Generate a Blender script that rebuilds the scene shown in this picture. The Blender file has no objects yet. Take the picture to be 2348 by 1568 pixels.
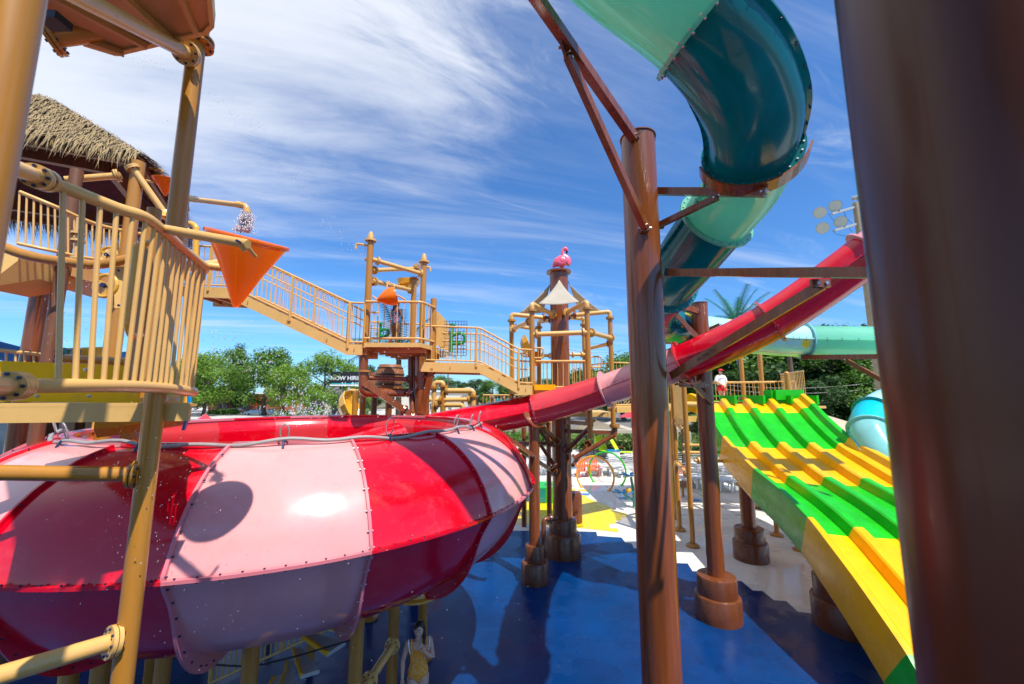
import bpy, math, random
from mathutils import Vector, Matrix, noise
random.seed(7)
R=math.radians
scene=bpy.context.scene
COL=scene.collection
# ---------------------------------------------------------------- camera frame (photo read in 2347 x 1568 units)
TH=R(7.56); SN,CS=math.sin(TH),math.cos(TH); F=14/36*2347; EYE=5.0
def ray(u,v):
    x=(u-1173.5)/F; y=-(v-784)/F; d=CS-SN*y
    return x/d,(SN+CS*y)/d
def P(u,v,Y):
    a,b=ray(u,v); return Vector((a*Y,Y,EYE+b*Y))
def G(u,v,z=0.0):
    a,b=ray(u,v); Y=(z-EYE)/b; return Vector((a*Y,Y,z))
def V(*a): return Vector(a)
# ---------------------------------------------------------------- materials
M={}
def pr(n,**k):
    for a,b in k.items():
        a=a.replace('_',' ')
        if a in n.inputs: n.inputs[a].default_value=b
def mat(name,col,rough=.4,metal=0,coat=0,var=0.0,vscale=3.0,bump=0,bscale=20,rvar=0.0,spec=.5,streak=None,dirt=None,sharp=False):
    m=bpy.data.materials.new(name); m.use_nodes=True; nt=m.node_tree; b=nt.nodes['Principled BSDF']
    b.inputs['Base Color'].default_value=(*col,1); b.inputs['Roughness'].default_value=rough
    b.inputs['Metallic'].default_value=metal; b.inputs['Coat Weight'].default_value=coat; b.inputs['Coat Roughness'].default_value=.08
    b.inputs['Specular IOR Level'].default_value=spec
    tc=nt.nodes.new('ShaderNodeTexCoord'); mp=nt.nodes.new('ShaderNodeMapping'); nt.links.new(tc.outputs['Object'],mp.inputs[0])
    if streak: mp.inputs['Scale'].default_value=streak
    last=None
    if var>0:
        nz=nt.nodes.new('ShaderNodeTexNoise'); nz.inputs['Scale'].default_value=vscale; nz.inputs['Detail'].default_value=6; nz.inputs['Roughness'].default_value=.6
        nt.links.new(mp.outputs[0],nz.inputs['Vector'])
        mx=nt.nodes.new('ShaderNodeMix'); mx.data_type='RGBA'
        mr=nt.nodes.new('ShaderNodeMapRange'); mr.inputs[1].default_value=.3; mr.inputs[2].default_value=.7
        nt.links.new(nz.outputs['Fac'],mr.inputs[0]); nt.links.new(mr.outputs[0],mx.inputs['Factor'])
        mx.inputs['A'].default_value=tuple(max(0,c*(1-var)) for c in col)+(1,)
        mx.inputs['B'].default_value=tuple(min(1,c*(1+var)) for c in col)+(1,)
        last=mx.outputs['Result']; nt.links.new(last,b.inputs['Base Color'])
    if dirt:
        nd=nt.nodes.new('ShaderNodeTexNoise'); nd.inputs['Scale'].default_value=dirt[1]; nd.inputs['Detail'].default_value=8; nd.inputs['Roughness'].default_value=.7
        nt.links.new(mp.outputs[0],nd.inputs['Vector'])
        r2=nt.nodes.new('ShaderNodeMapRange'); r2.inputs[1].default_value=.52; r2.inputs[2].default_value=.72; r2.inputs[4].default_value=dirt[2]
        nt.links.new(nd.outputs['Fac'],r2.inputs[0])
        m2=nt.nodes.new('ShaderNodeMix'); m2.data_type='RGBA'; nt.links.new(r2.outputs[0],m2.inputs['Factor'])
        if last: nt.links.new(last,m2.inputs['A'])
        else: m2.inputs['A'].default_value=(*col,1)
        m2.inputs['B'].default_value=(*dirt[0],1); nt.links.new(m2.outputs['Result'],b.inputs['Base Color'])
    if rvar>0:
        n3=nt.nodes.new('ShaderNodeTexNoise'); n3.inputs['Scale'].default_value=vscale*1.7; n3.inputs['Detail'].default_value=5
        nt.links.new(mp.outputs[0],n3.inputs['Vector'])
        r3=nt.nodes.new('ShaderNodeMapRange'); r3.inputs[1].default_value=.47 if sharp else .35; r3.inputs[2].default_value=.55 if sharp else .65; r3.inputs[3].default_value=max(0.02,rough-rvar); r3.inputs[4].default_value=min(1,rough+rvar)
        nt.links.new(n3.outputs['Fac'],r3.inputs[0]); nt.links.new(r3.outputs[0],b.inputs['Roughness'])
    if bump>0:
        n4=nt.nodes.new('ShaderNodeTexNoise'); n4.inputs['Scale'].default_value=bscale; n4.inputs['Detail'].default_value=4
        nt.links.new(mp.outputs[0],n4.inputs['Vector'])
        bp=nt.nodes.new('ShaderNodeBump'); bp.inputs['Strength'].default_value=bump; bp.inputs['Distance'].default_value=.02
        nt.links.new(n4.outputs['Fac'],bp.inputs['Height']); nt.links.new(bp.outputs[0],b.inputs['Normal'])
    M[name]=m; return m
def dots(m,col,scale,thr):
    nt=m.node_tree; b=nt.nodes['Principled BSDF']; tc=nt.nodes.new('ShaderNodeTexCoord')
    vo=nt.nodes.new('ShaderNodeTexVoronoi'); vo.inputs['Scale'].default_value=scale; nt.links.new(tc.outputs['Object'],vo.inputs['Vector'])
    mt=nt.nodes.new('ShaderNodeMath'); mt.operation='LESS_THAN'; mt.inputs[1].default_value=thr; nt.links.new(vo.outputs['Distance'],mt.inputs[0])
    mx=nt.nodes.new('ShaderNodeMix'); mx.data_type='RGBA'; nt.links.new(mt.outputs[0],mx.inputs['Factor'])
    l=b.inputs['Base Color'].links
    if l: nt.links.new(l[0].from_socket,mx.inputs['A'])
    else: mx.inputs['A'].default_value=b.inputs['Base Color'].default_value
    mx.inputs['B'].default_value=(*col,1); nt.links.new(mx.outputs['Result'],b.inputs['Base Color'])
# ---------------------------------------------------------------- mesh builder
class MB:
    def __init__(s): s.v=[]; s.f=[]; s.m=[]
    def add(s,vs,fs,mi=0):
        o=len(s.v); s.v+= [Vector(v) for v in vs]; s.f+=[tuple(i+o for i in f) for f in fs]; s.m+=[mi]*len(fs); return s
    def frame(s,d,up=None):
        d=Vector(d).normalized(); u=Vector(up) if up else (V(0,0,1) if abs(d.z)<.95 else V(1,0,0))
        a=d.cross(u).normalized(); b=a.cross(d).normalized(); return d,a,b
    def tube(s,pts,r,n=12,mi=0,caps=True):
        pts=[Vector(p) for p in pts]; k=len(pts); rs=r if isinstance(r,(list,tuple)) else [r]*k
        d0,a,b=s.frame(pts[1]-pts[0]); rings=[]; o=len(s.v)
        for i in range(k):
            t=(pts[min(i+1,k-1)]-pts[max(i-1,0)])
            if t.length<1e-9: t=d0.copy()
            t.normalize(); a=(a-t*a.dot(t)); a=a.normalized() if a.length>1e-6 else s.frame(t)[1]; b=a.cross(t)
            for j in range(n):
                q=2*math.pi*j/n; s.v.append(pts[i]+(a*math.cos(q)+b*math.sin(q))*rs[i])
        for i in range(k-1):
            for j in range(n):
                j2=(j+1)%n; s.f.append((o+i*n+j,o+i*n+j2,o+(i+1)*n+j2,o+(i+1)*n+j)); s.m.append(mi)
        if caps:
            s.f.append(tuple(o+j for j in range(n-1,-1,-1))); s.m.append(mi)
            s.f.append(tuple(o+(k-1)*n+j for j in range(n))); s.m.append(mi)
        return s
    def cyl(s,p0,p1,r,n=16,mi=0,r1=None): return s.tube([p0,p1],[r,r if r1 is None else r1],n,mi)
    def beam(s,p0,p1,w,h=None,mi=0,up=None):
        h=h or w; p0,p1=Vector(p0),Vector(p1); d,a,b=s.frame(p1-p0,up); vs=[]
        for p in (p0,p1):
            for x,y in ((-1,-1),(1,-1),(1,1),(-1,1)): vs.append(p+a*x*w/2+b*y*h/2)
        return s.add(vs,[(0,3,2,1),(4,5,6,7),(0,1,5,4),(1,2,6,5),(2,3,7,6),(3,0,4,7)],mi)
    def box(s,c,sz,mi=0,rz=0,bev=0):
        c=Vector(c); x,y,z=[k/2 for k in sz]; m=Matrix.Rotation(rz,3,'Z')
        vs=[c+m@V(i*x,j*y,k*z) for k in (-1,1) for i,j in ((-1,-1),(1,-1),(1,1),(-1,1))]
        return s.add(vs,[(0,3,2,1),(4,5,6,7),(0,1,5,4),(1,2,6,5),(2,3,7,6),(3,0,4,7)],mi)
    def flange(s,p,d,rad,t=.03,nb=8,mi=0,bi=1,rb=None):
        p=Vector(p); d,a,b=s.frame(d); s.cyl(p-d*t/2,p+d*t/2,rad,24,mi)
        rb=rb or rad*.8; bs=max(.008,rad*.09)
        for i in range(nb):
            q=2*math.pi*i/nb; c=p+(a*math.cos(q)+b*math.sin(q))*rb
            s.cyl(c-d*(t/2+bs*1.2),c+d*(t/2+bs*1.2),bs,6,bi)
        return s
    def lathe(s,prof,c=(0,0,0),n=32,mi=0,a0=0,a1=360,close=True):
        c=Vector(c); full=abs(a1-a0)>=360; cols=n if full else n+1; o=len(s.v); k=len(prof)
        for j in range(cols):
            q=R(a0+(a1-a0)*j/n)
            for r,z in prof: s.v.append(c+V(r*math.cos(q),r*math.sin(q),z))
        for j in range(n):
            j2=(j+1)%cols
            for i in range(k-1):
                s.f.append((o+j*k+i,o+j2*k+i,o+j2*k+i+1,o+j*k+i+1)); s.m.append(mi)
        return s
    def poly(s,pts,mi=0): return s.add(pts,[tuple(range(len(pts)))],mi)
    def prism(s,pts,dz,mi=0):
        n=len(pts); a=[Vector(p) for p in pts]; b=[p+Vector(dz) for p in a]
        return s.add(a+b,[tuple(range(n-1,-1,-1)),tuple(range(n,2*n))]+[(i,(i+1)%n,n+(i+1)%n,n+i) for i in range(n)],mi)
    def sphere(s,c,r,n=12,mi=0,sc=(1,1,1)):
        prof=[(r*math.sin(math.pi*i/(n//2)),-r*math.cos(math.pi*i/(n//2))) for i in range(n//2+1)]
        o=len(s.v); s.lathe(prof,(0,0,0),n,mi)
        for i in range(o,len(s.v)):
            q=s.v[i]; s.v[i]=Vector(c)+V(q.x*sc[0],q.y*sc[1],q.z*sc[2])
        return s
    def build(s,name,mats,parent=None,smooth=35,origin=None):
        if not isinstance(mats,(list,tuple)): mats=[mats]
        org=wloc(parent) if parent else (Vector(origin) if origin is not None else V(0,0,0))
        me=bpy.data.meshes.new(name); me.from_pydata([tuple(v-org) for v in s.v],[],s.f); 
        for m in mats: me.materials.append(M[m] if isinstance(m,str) else m)
        me.polygons.foreach_set('material_index',s.m)
        if smooth:
            me.polygons.foreach_set('use_smooth',[True]*len(me.polygons)); me.update()
            try: me.set_sharp_from_angle(angle=R(smooth))
            except Exception: pass
        me.update(); o=bpy.data.objects.new(name,me); COL.objects.link(o)
        if parent: o.parent=parent
        else: o.location=org
        return o
def wloc(o):
    p=V(0,0,0)
    while o is not None: p+=o.location; o=o.parent
    return p
def tag(o,label=None,cat=None,group=None,kind=None):
    if label: o['label']=label
    if cat: o['category']=cat
    if group: o['group']=group
    if kind: o['kind']=kind
    return o
def thing(name,label,cat,loc=(0,0,0),group=None):
    o=bpy.data.objects.new(name,None); o.empty_display_size=.2; COL.objects.link(o); o.location=loc; return tag(o,label,cat,group)
def kids(o): return [c for c in ALLK.get(o.name,[])] 
def copy_tree(o,parent=None,loc=None,rz=None,label=None,group=None,sc=None):
    c=o.copy(); COL.objects.link(c)
    if parent: c.parent=parent
    if loc is not None: c.location=loc
    if rz is not None: c.rotation_euler=(0,0,rz)
    if sc is not None: c.scale=(sc,sc,sc)
    if label: c['label']=label
    if group: c['group']=group
    for k in [k for k in o.children]: copy_tree(k,c)
    return c
def catmull(pts,sub=6):
    pts=[Vector(p) for p in pts]; out=[]; n=len(pts)
    for i in range(n-1):
        p0=pts[max(i-1,0)]; p1=pts[i]; p2=pts[i+1]; p3=pts[min(i+2,n-1)]
        for k in range(sub):
            t=k/sub; out.append(.5*((2*p1)+(p2-p0)*t+(2*p0-5*p1+4*p2-p3)*t*t+(3*p1-p0-3*p2+p3)*t**3))
    out.append(pts[-1]); return out
def fillet(pts,r=.12,k=5):
    pts=[Vector(p) for p in pts]; out=[pts[0]]
    for i in range(1,len(pts)-1):
        a=(pts[i-1]-pts[i]); b=(pts[i+1]-pts[i]); q=min(r,a.length*.45,b.length*.45); A=pts[i]+a.normalized()*q; B=pts[i]+b.normalized()*q
        for j in range(k+1):
            t=j/k; out.append(A*(1-t)**2+pts[i]*2*t*(1-t)+B*t*t)
    out.append(pts[-1]); return out
def obj1(mb,name,mats,label,cat,group=None,smooth=35,origin=None,kind=None):
    return tag(mb.build(name,mats,None,smooth,origin),label,cat,group,kind)
_bal={}
def railing(parent,pts,h=1.0,low=.1,sp=.12,rt=.024,rb=.009,m='tan_rail',mids=(),vert=True,name='railing',side=None):
    """railing along floor polyline: top rail mesh > bottom rail and balusters"""
    pts=[Vector(p) for p in pts]
    top=MB().tube(fillet([p+V(0,0,h) for p in pts],.1),rt,10).build(name,m,parent)
    lo=MB().tube(fillet([p+V(0,0,low) for p in pts],.1),rt*.85,10)
    lo.build('bottom_rail',m,top)
    for q in mids: MB().tube(fillet([p+V(0,0,q) for p in pts],.1),rt*.7,8).build('mid_rail',m,top)
    key=(round(h-low,3),rb,m)
    cum=[0]
    for a,b in zip(pts,pts[1:]): cum.append(cum[-1]+(b-a).length)
    n=max(1,int(cum[-1]/sp)); base=_bal.get(key)
    for i in range(n+1):
        d=cum[-1]*(i+.0)/n; j=0
        while j<len(pts)-2 and cum[j+1]<d: j+=1
        t=(d-cum[j])/max(1e-6,cum[j+1]-cum[j]); p=pts[j].lerp(pts[j+1],t)
        if base is None:
            mb=MB(); mb.cyl((0,0,low),(0,0,h),rb,8); o=mb.build('baluster',m,None); _bal[key]=base=o
        else: o=base.copy(); COL.objects.link(o)
        o.parent=top; o.location=p-wloc(top)
    return top
def pipe(mb,pts,r,n=12,mi=0,fil=.1): return mb.tube(fillet(pts,fil),r,n,mi)
# ---------------------------------------------------------------- materials list
mat('red_gel',(.6,.0,.012),.18,coat=.25,dirt=((.62,.08,.09),5,.3),var=.12,vscale=1.2,rvar=.06,bump=.05,bscale=3)
mat('pink_gel',(.72,.31,.3),.18,coat=.2,dirt=((.58,.2,.2),5,.25),var=.08,vscale=1.0,rvar=.06,bump=.05,bscale=3)
mat('pink_flange',(.6,.17,.2),.3,coat=.4,var=.06)
mat('coral_gel',(.7,.05,.06),.25,coat=.6,var=.07)
mat('teal_dark',(.0,.23,.25),.18,coat=.45,var=.3,vscale=.8,rvar=.05,bump=.06,bscale=2.5)
mat('teal_pale',(.28,.74,.55),.2,coat=.7,var=.12,vscale=.8,rvar=.05,bump=.05,bscale=2.5)
mat('teal_mid',(.02,.3,.3),.2,coat=.6,var=.1)
mat('aqua',(.0,.48,.58),.22,coat=.6,var=.08)
mat('aqua_pale',(.28,.68,.68),.22,coat=.6,var=.08)
mat('teal_dots',(.0,.2,.24),.2,coat=.7,var=.1); dots(M['teal_dots'],(.85,.65,.02),1.7,.22)
mat('pale_dots',(.4,.75,.7),.2,coat=.7,var=.08); dots(M['pale_dots'],(.85,.65,.02),1.5,.2)
mat('brown_shade',(.075,.02,.006),.3,coat=.08,spec=.35,var=.15,vscale=2,streak=(6,6,.4))  # pole brown with shade darkened into the base colour, for the near pole
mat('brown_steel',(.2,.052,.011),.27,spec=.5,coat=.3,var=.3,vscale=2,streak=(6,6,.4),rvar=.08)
mat('brown_foot',(.14,.038,.01),.33,coat=.2,var=.15,vscale=4,rvar=.1,bump=.12,bscale=30)
mat('tan_post',(.42,.18,.02),.32,coat=.3,var=.1,vscale=2,streak=(5,5,.5),rvar=.08)
mat('tan_rail',(.66,.38,.11),.33,coat=.25,var=.06,vscale=4,rvar=.08)
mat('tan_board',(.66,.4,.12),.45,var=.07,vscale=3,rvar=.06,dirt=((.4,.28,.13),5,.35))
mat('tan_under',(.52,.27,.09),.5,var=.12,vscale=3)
mat('yellow_gel',(.85,.42,.0),.3,coat=.05,spec=.35,dirt=((.6,.24,.0),5,.3),var=.08,vscale=2,rvar=.05,bump=.04,bscale=5)
mat('amber_gel',(.75,.38,.03),.28,coat=.5,var=.1,vscale=2)
mat('green_gel',(.012,.42,.006),.28,coat=.05,spec=.35,dirt=((.03,.42,.06),5,.4),var=.15,vscale=2,rvar=.05,bump=.04,bscale=5)
mat('yellow_hoop',(.9,.33,.0),.35)
mat('orange_gel',(.95,.19,.0),.25,coat=.3,var=.08,vscale=2.5,rvar=.05)
mat('bolt',(.03,.05,.12),.35,metal=.6)
mat('bolt_steel',(.5,.5,.5),.3,metal=.9)
mat('hose',(.3,.28,.27),.4,var=.08)
mat('black',(.01,.01,.012),.5)
mat('dark',(.03,.028,.025),.6)
mat('amber_gel2',(.7,.33,.02),.35)
mat('yellow_board',(1.0,.52,.0),.5,spec=.2,var=.06,vscale=3,dirt=((.6,.35,.05),5,.4))
mat('white_paint',(.8,.8,.78),.4,var=.04)
mat('concrete',(.72,.69,.62),.42,var=.06,vscale=.35,rvar=.3,sharp=True,bump=.06,bscale=40,dirt=((.5,.45,.37),.9,.5))
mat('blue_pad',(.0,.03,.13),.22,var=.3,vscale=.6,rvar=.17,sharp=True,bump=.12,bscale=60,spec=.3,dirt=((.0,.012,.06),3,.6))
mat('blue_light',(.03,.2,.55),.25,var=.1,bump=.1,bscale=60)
mat('yellow_pad',(.75,.55,.0),.25,var=.05,rvar=.1,bump=.1,bscale=60)
mat('asphalt',(.16,.15,.14),.85,var=.15,vscale=.5)
mat('plaza',(.52,.49,.45),.7,var=.1,vscale=.4,dirt=((.3,.27,.24),.5,.6))
mat('wet_dark',(.2,.19,.18),.35,var=.2,vscale=.4,rvar=.15)
mat('earth',(.16,.14,.08),.9,var=.3,vscale=.05)
mat('grass_mat',(.12,.22,.03),.9,var=.3,vscale=.6)
mat('thatch',(.27,.19,.09),.85,var=.4,vscale=6)
mat('wood_brown',(.16,.06,.025),.55,var=.2,vscale=3,streak=(1,8,1))
mat('wood_deck',(.2,.1,.05),.6,var=.2,vscale=3)
mat('canvas',(.66,.57,.42),.8,var=.06)
mat('canvas_white',(.6,.54,.44),.8,var=.06)
mat('flamingo',(.85,.12,.2),.35,coat=.3,var=.15,vscale=8)
mat('bark',(.09,.065,.045),.9,var=.3,vscale=5)
mat('brick',(.32,.09,.06),.85,var=.2,vscale=3)
mat('cream_wall',(.6,.55,.45),.8,var=.08)
mat('roof_grey',(.1,.1,.11),.8,var=.15)
mat('glass',(.03,.04,.05),.1,spec=.8)
mat('skin',(.68,.38,.26),.5,var=.05,vscale=20)
mat('skin_dark',(.16,.07,.035),.5)
mat('hair',(.03,.015,.008),.5)
mat('lens',(.5,.52,.45),.15,coat=.8)
mat('galv',(.4,.4,.38),.5,metal=.3)
mat('pole_wood',(.34,.27,.17),.8,var=.15)
mat('foil_green',(.0,.14,.08),.5,var=.3,vscale=6)
mat('pipe_green',(.0,.22,.06),.35,coat=.4)
mat('lime',(.55,.75,.02),.6)
mat('plastic_orange',(.75,.12,.02),.45)
mat('car_white',(.7,.7,.7),.2,coat=.8); mat('car_silver',(.35,.37,.4),.25,metal=.5,coat=.6); mat('car_red',(.4,.01,.02),.2,coat=.8); mat('car_dark',(.04,.045,.05),.2,coat=.8)
mat('barrel',(.28,.1,.03),.5,var=.3,vscale=5,streak=(8,8,1))
mat('rope',(.45,.3,.12),.9)
mat('net_blue',(.02,.05,.15),.6)
mat('net_tan',(.4,.3,.15),.7)
mat('blue_plastic',(.0,.2,.5),.3,coat=.5)
mat('rock',(.42,.36,.28),.9,var=.3,vscale=2)
def translucent(name,f):
    m=M[name]; nt=m.node_tree; b=nt.nodes['Principled BSDF']; out=nt.nodes['Material Output']; t=nt.nodes.new('ShaderNodeBsdfTranslucent'); mx=nt.nodes.new('ShaderNodeMixShader'); mx.inputs[0].default_value=f
    l=b.inputs['Base Color'].links
    if l: nt.links.new(l[0].from_socket,t.inputs[0])
    else: t.inputs[0].default_value=b.inputs['Base Color'].default_value
    nt.links.new(b.outputs[0],mx.inputs[1]); nt.links.new(t.outputs[0],mx.inputs[2]); nt.links.new(mx.outputs[0],out.inputs[0])
for n_,f_ in (('orange_gel',.22),('teal_dark',.5),('teal_pale',.5),('teal_mid',.3),('aqua_pale',.3),('teal_dots',.35),('canvas_white',.4),('canvas',.4),('coral_gel',.2)): translucent(n_,f_)
def leafmat(name,c1,c2,tr=.35):
    m=bpy.data.materials.new(name); m.use_nodes=True; nt=m.node_tree; b=nt.nodes['Principled BSDF']; out=nt.nodes['Material Output']
    g=nt.nodes.new('ShaderNodeNewGeometry'); ramp=nt.nodes.new('ShaderNodeValToRGB')
    ramp.color_ramp.elements[0].color=(*c1,1); ramp.color_ramp.elements[1].color=(*c2,1)
    tc=nt.nodes.new('ShaderNodeTexCoord'); nz=nt.nodes.new('ShaderNodeTexNoise'); nz.inputs['Scale'].default_value=.9; nz.inputs['Detail'].default_value=2
    nt.links.new(tc.outputs['Object'],nz.inputs['Vector'])
    ad=nt.nodes.new('ShaderNodeMath'); ad.operation='MULTIPLY_ADD'; ad.inputs[1].default_value=.5; 
    nt.links.new(g.outputs['Random Per Island'],ad.inputs[0]); 
    sb=nt.nodes.new('ShaderNodeMath'); sb.operation='MULTIPLY'; sb.inputs[1].default_value=.6; nt.links.new(nz.outputs['Fac'],sb.inputs[0]); nt.links.new(sb.outputs[0],ad.inputs[2])
    nt.links.new(ad.outputs[0],ramp.inputs[0])
    nt.links.new(ramp.outputs[0],b.inputs['Base Color']); b.inputs['Roughness'].default_value=.55
    t=nt.nodes.new('ShaderNodeBsdfTranslucent'); nt.links.new(ramp.outputs[0],t.inputs[0]); mx=nt.nodes.new('ShaderNodeMixShader'); mx.inputs[0].default_value=tr
    nt.links.new(b.outputs[0],mx.inputs[1]); nt.links.new(t.outputs[0],mx.inputs[2]); nt.links.new(mx.outputs[0],out.inputs[0]); M[name]=m
leafmat('leaf_bright',(.05,.13,.012),(.27,.45,.04)); leafmat('leaf_dark',(.012,.04,.012),(.06,.14,.02)); leafmat('leaf_mid',(.03,.09,.012),(.16,.32,.035)); leafmat('shrub',(.03,.07,.01),(.16,.26,.04))
def watermat():
    m=bpy.data.materials.new('droplet'); m.use_nodes=True; b=m.node_tree.nodes['Principled BSDF']; pr(b,Roughness=.05,IOR=1.33); b.inputs['Base Color'].default_value=(.95,.97,1,1); b.inputs['Transmission Weight'].default_value=.85; M['droplet']=m
watermat()
mat('foam',(.85,.8,.85),.2); M['foam'].node_tree.nodes['Principled BSDF'].inputs['Transmission Weight'].default_value=.5
# ---------------------------------------------------------------- sky, sun
w=bpy.data.worlds.new('World'); scene.world=w; w.use_nodes=True; nt=w.node_tree
bg=nt.nodes['Background']; SUN_EL=R(60); SUN_AZ=math.atan2(.60,-.80)
sky=nt.nodes.new('ShaderNodeTexSky'); sky.sky_type='NISHITA'; sky.sun_disc=False; sky.sun_elevation=SUN_EL; sky.sun_rotation=SUN_AZ; sky.ozone_density=4; sky.air_density=1.0; sky.dust_density=.4
def nd(t): return nt.nodes.new(t)
def mth(op,a,b=None,c=None):
    n=nd('ShaderNodeMath'); n.operation=op
    for i,x in enumerate((a,b,c)):
        if x is None: continue
        if isinstance(x,(int,float)): n.inputs[i].default_value=x
        else: nt.links.new(x,n.inputs[i])
    return n.outputs[0]
tc=nd('ShaderNodeTexCoord'); sp=nd('ShaderNodeSeparateXYZ'); nt.links.new(tc.outputs['Generated'],sp.inputs[0])
zz=mth('MAXIMUM',sp.outputs[2],.03); zz=mth('ADD',zz,.06)
px=mth('DIVIDE',sp.outputs[0],zz); py=mth('DIVIDE',sp.outputs[1],zz)
cb=nd('ShaderNodeCombineXYZ'); nt.links.new(px,cb.inputs[0]); nt.links.new(py,cb.inputs[1])
def cloud(rot,scl,scale,detail,rough,dist,loc=(0,0,0)):
    mp=nd('ShaderNodeMapping'); mp.vector_type='TEXTURE'; mp.inputs['Rotation'].default_value=(0,0,R(rot)); mp.inputs['Scale'].default_value=scl; mp.inputs['Location'].default_value=loc
    nt.links.new(cb.outputs[0],mp.inputs[0]); n=nd('ShaderNodeTexNoise'); n.inputs['Scale'].default_value=scale; n.inputs['Detail'].default_value=detail; n.inputs['Roughness'].default_value=rough; n.inputs['Distortion'].default_value=dist
    nt.links.new(mp.outputs[0],n.inputs['Vector']); return n.outputs['Fac']
def rng(x,a,b,c=0,d=1):
    n=nd('ShaderNodeMapRange'); n.interpolation_type='SMOOTHSTEP'; nt.links.new(x,n.inputs[0])
    for i,k in enumerate((a,b,c,d)): n.inputs[i+1].default_value=k
    return n.outputs[0]
streaks=cloud(16,(6,1,1),1.5,9,.6,.5)
wisps=cloud(24,(3,1,1),3.2,10,.66,.8,(3,1,0))
big=cloud(20,(2.2,1,1),.75,7,.6,.7,(.6,.2,0))
# broad cloud bank high on the left, streaky at its lower edge
e1_=mth('ADD',mth('SUBTRACT',1.27,py),mth('MULTIPLY',px,-.35)); e1_=mth('ADD',e1_,mth('MULTIPLY',mth('SUBTRACT',big,.5),2.0)); e1_=mth('ADD',e1_,mth('MULTIPLY',mth('SUBTRACT',streaks,.5),1.5)); e1_=mth('ADD',e1_,mth('MULTIPLY',mth('SUBTRACT',wisps,.5),.8))
e2_=mth('ADD',mth('MULTIPLY',px,-1),mth('MULTIPLY',mth('SUBTRACT',wisps,.5),1.5))
m1=mth('MULTIPLY',mth('MULTIPLY',rng(e1_,-.4,.75),rng(e2_,-.35,.35)),.9)
m2=mth('MULTIPLY',rng(streaks,.45,.78),.55)
m3=mth('MULTIPLY',rng(wisps,.52,.82),.45)
cl=mth('MAXIMUM',m1,mth('MAXIMUM',m2,m3))
cl=mth('MULTIPLY',mth('MULTIPLY',cl,rng(sp.outputs[2],-.02,.2,.3,.93)),rng(sp.outputs[1],-.35,.1,.15,1))
mx=nd('ShaderNodeMix'); mx.data_type='RGBA'; nt.links.new(cl,mx.inputs['Factor'])
tint=nd('ShaderNodeMix'); tint.data_type='RGBA'; tint.blend_type='MULTIPLY'; tint.inputs['Factor'].default_value=1; tint.inputs['B'].default_value=(.72,1.25,1.75,1); nt.links.new(sky.outputs[0],tint.inputs['A'])
nt.links.new(tint.outputs['Result'],mx.inputs['A']); mx.inputs['B'].default_value=(8.8,9.2,9.9,1)
nt.links.new(mx.outputs['Result'],bg.inputs[0]); bg.inputs['Strength'].default_value=.085
sl=bpy.data.lights.new('sun','SUN'); sl.energy=5.0; sl.angle=R(.55); sl.color=(1,.94,.85)
so=bpy.data.objects.new('sun',sl); COL.objects.link(so)
sd=V(math.sin(SUN_AZ)*math.cos(SUN_EL),math.cos(SUN_AZ)*math.cos(SUN_EL),math.sin(SUN_EL)); so.rotation_euler=(-sd).to_track_quat('-Z','Y').to_euler(); so.location=(0,0,60)
cd=bpy.data.cameras.new('camera'); co=bpy.data.objects.new('camera',cd); COL.objects.link(co); scene.camera=co
cd.lens=14; cd.sensor_width=36; cd.clip_end=2000; cd.clip_start=.05; co.location=(0,0,EYE); co.rotation_euler=(R(90)+TH,0,0)
cd.dof.use_dof=True; cd.dof.focus_distance=4.5; cd.dof.aperture_fstop=1.6
scene.view_settings.view_transform='Standard'; scene.view_settings.look='None'; scene.view_settings.exposure=0.42; scene.view_settings.gamma=1
scene.cycles.max_bounces=6; scene.cycles.diffuse_bounces=3; scene.cycles.glossy_bounces=3; scene.cycles.transmission_bounces=3; scene.cycles.transparent_max_bounces=6
# ---------------------------------------------------------------- ground
tag(MB().box((0,300,-.25),(1400,1400,.5)).build('ground','earth'),kind='structure')
cp=MB().poly([(-60,-25,.004),(45,-25,.004),(45,33,.004),(8,34,.004),(-60,36,.004)]).build('concrete_pavement','concrete'); tag(cp,kind='structure')
tag(MB().poly([V(-60,33,.008),V(8,30.5,.008),G(1580,1070,.008),G(1700,1090,.008),G(1830,1120,.008),V(45,16,.008),V(45,40,.008),V(-60,45,.008)]).build('wet_path','wet_dark'),kind='structure')
tag(MB().poly([(-80,36,.012),(45,33,.012),(60,33,.012),(60,46,.012),(-80,46,.012)]).build('plaza_pavement','plaza'),kind='structure')
def zc(x,y,k,ox,oy): return ((ox+x/k)/1.0908,(oy+y/k)/1.0908)
bl=[zc(*q,3.5635,1280,1000) for q in [(380,1165),(750,1175),(760,1210),(975,1225),(1010,1270),(1065,1278),(1085,1320),(1230,1340),(1250,1385),(1380,1400),(1400,1450)]]
bl+=[zc(*q,2.0908,1600,960) for q in [(250,938),(275,978),(350,980),(375,1020),(530,1030),(590,1080),(640,1082),(700,1130),(765,1135),(825,1190),(905,1200),(935,1235),(1010,1250)]]
pts=[V(-30,15.6,.008)]+[G(u,v,.008) for u,v in bl]+[V(9.3,8.2,.008),V(30,4,.008),V(30,-24,.008),V(-30,-24,.008)]
tag(MB().poly(pts).build('blue_splash_pavement','blue_pad'),kind='structure')
ye=[zc(*q,3.5635,1280,1000) for q in [(360,1110),(955,1180),(940,1145),(870,1140),(865,1105),(930,1100),(920,1075),(980,1070),(970,1045),(1030,1040),(1020,1010),(900,985),(870,950),(810,925),(755,905),(690,880),(650,850),(570,830),(560,790),(250,750)]]
pts=[G(u,v,.012) for u,v in ye]+[V(-4,29,.012),V(-4,16.6,.012)]
tag(MB().poly(pts).build('yellow_splash_pavement','yellow_pad'),kind='structure')
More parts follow.
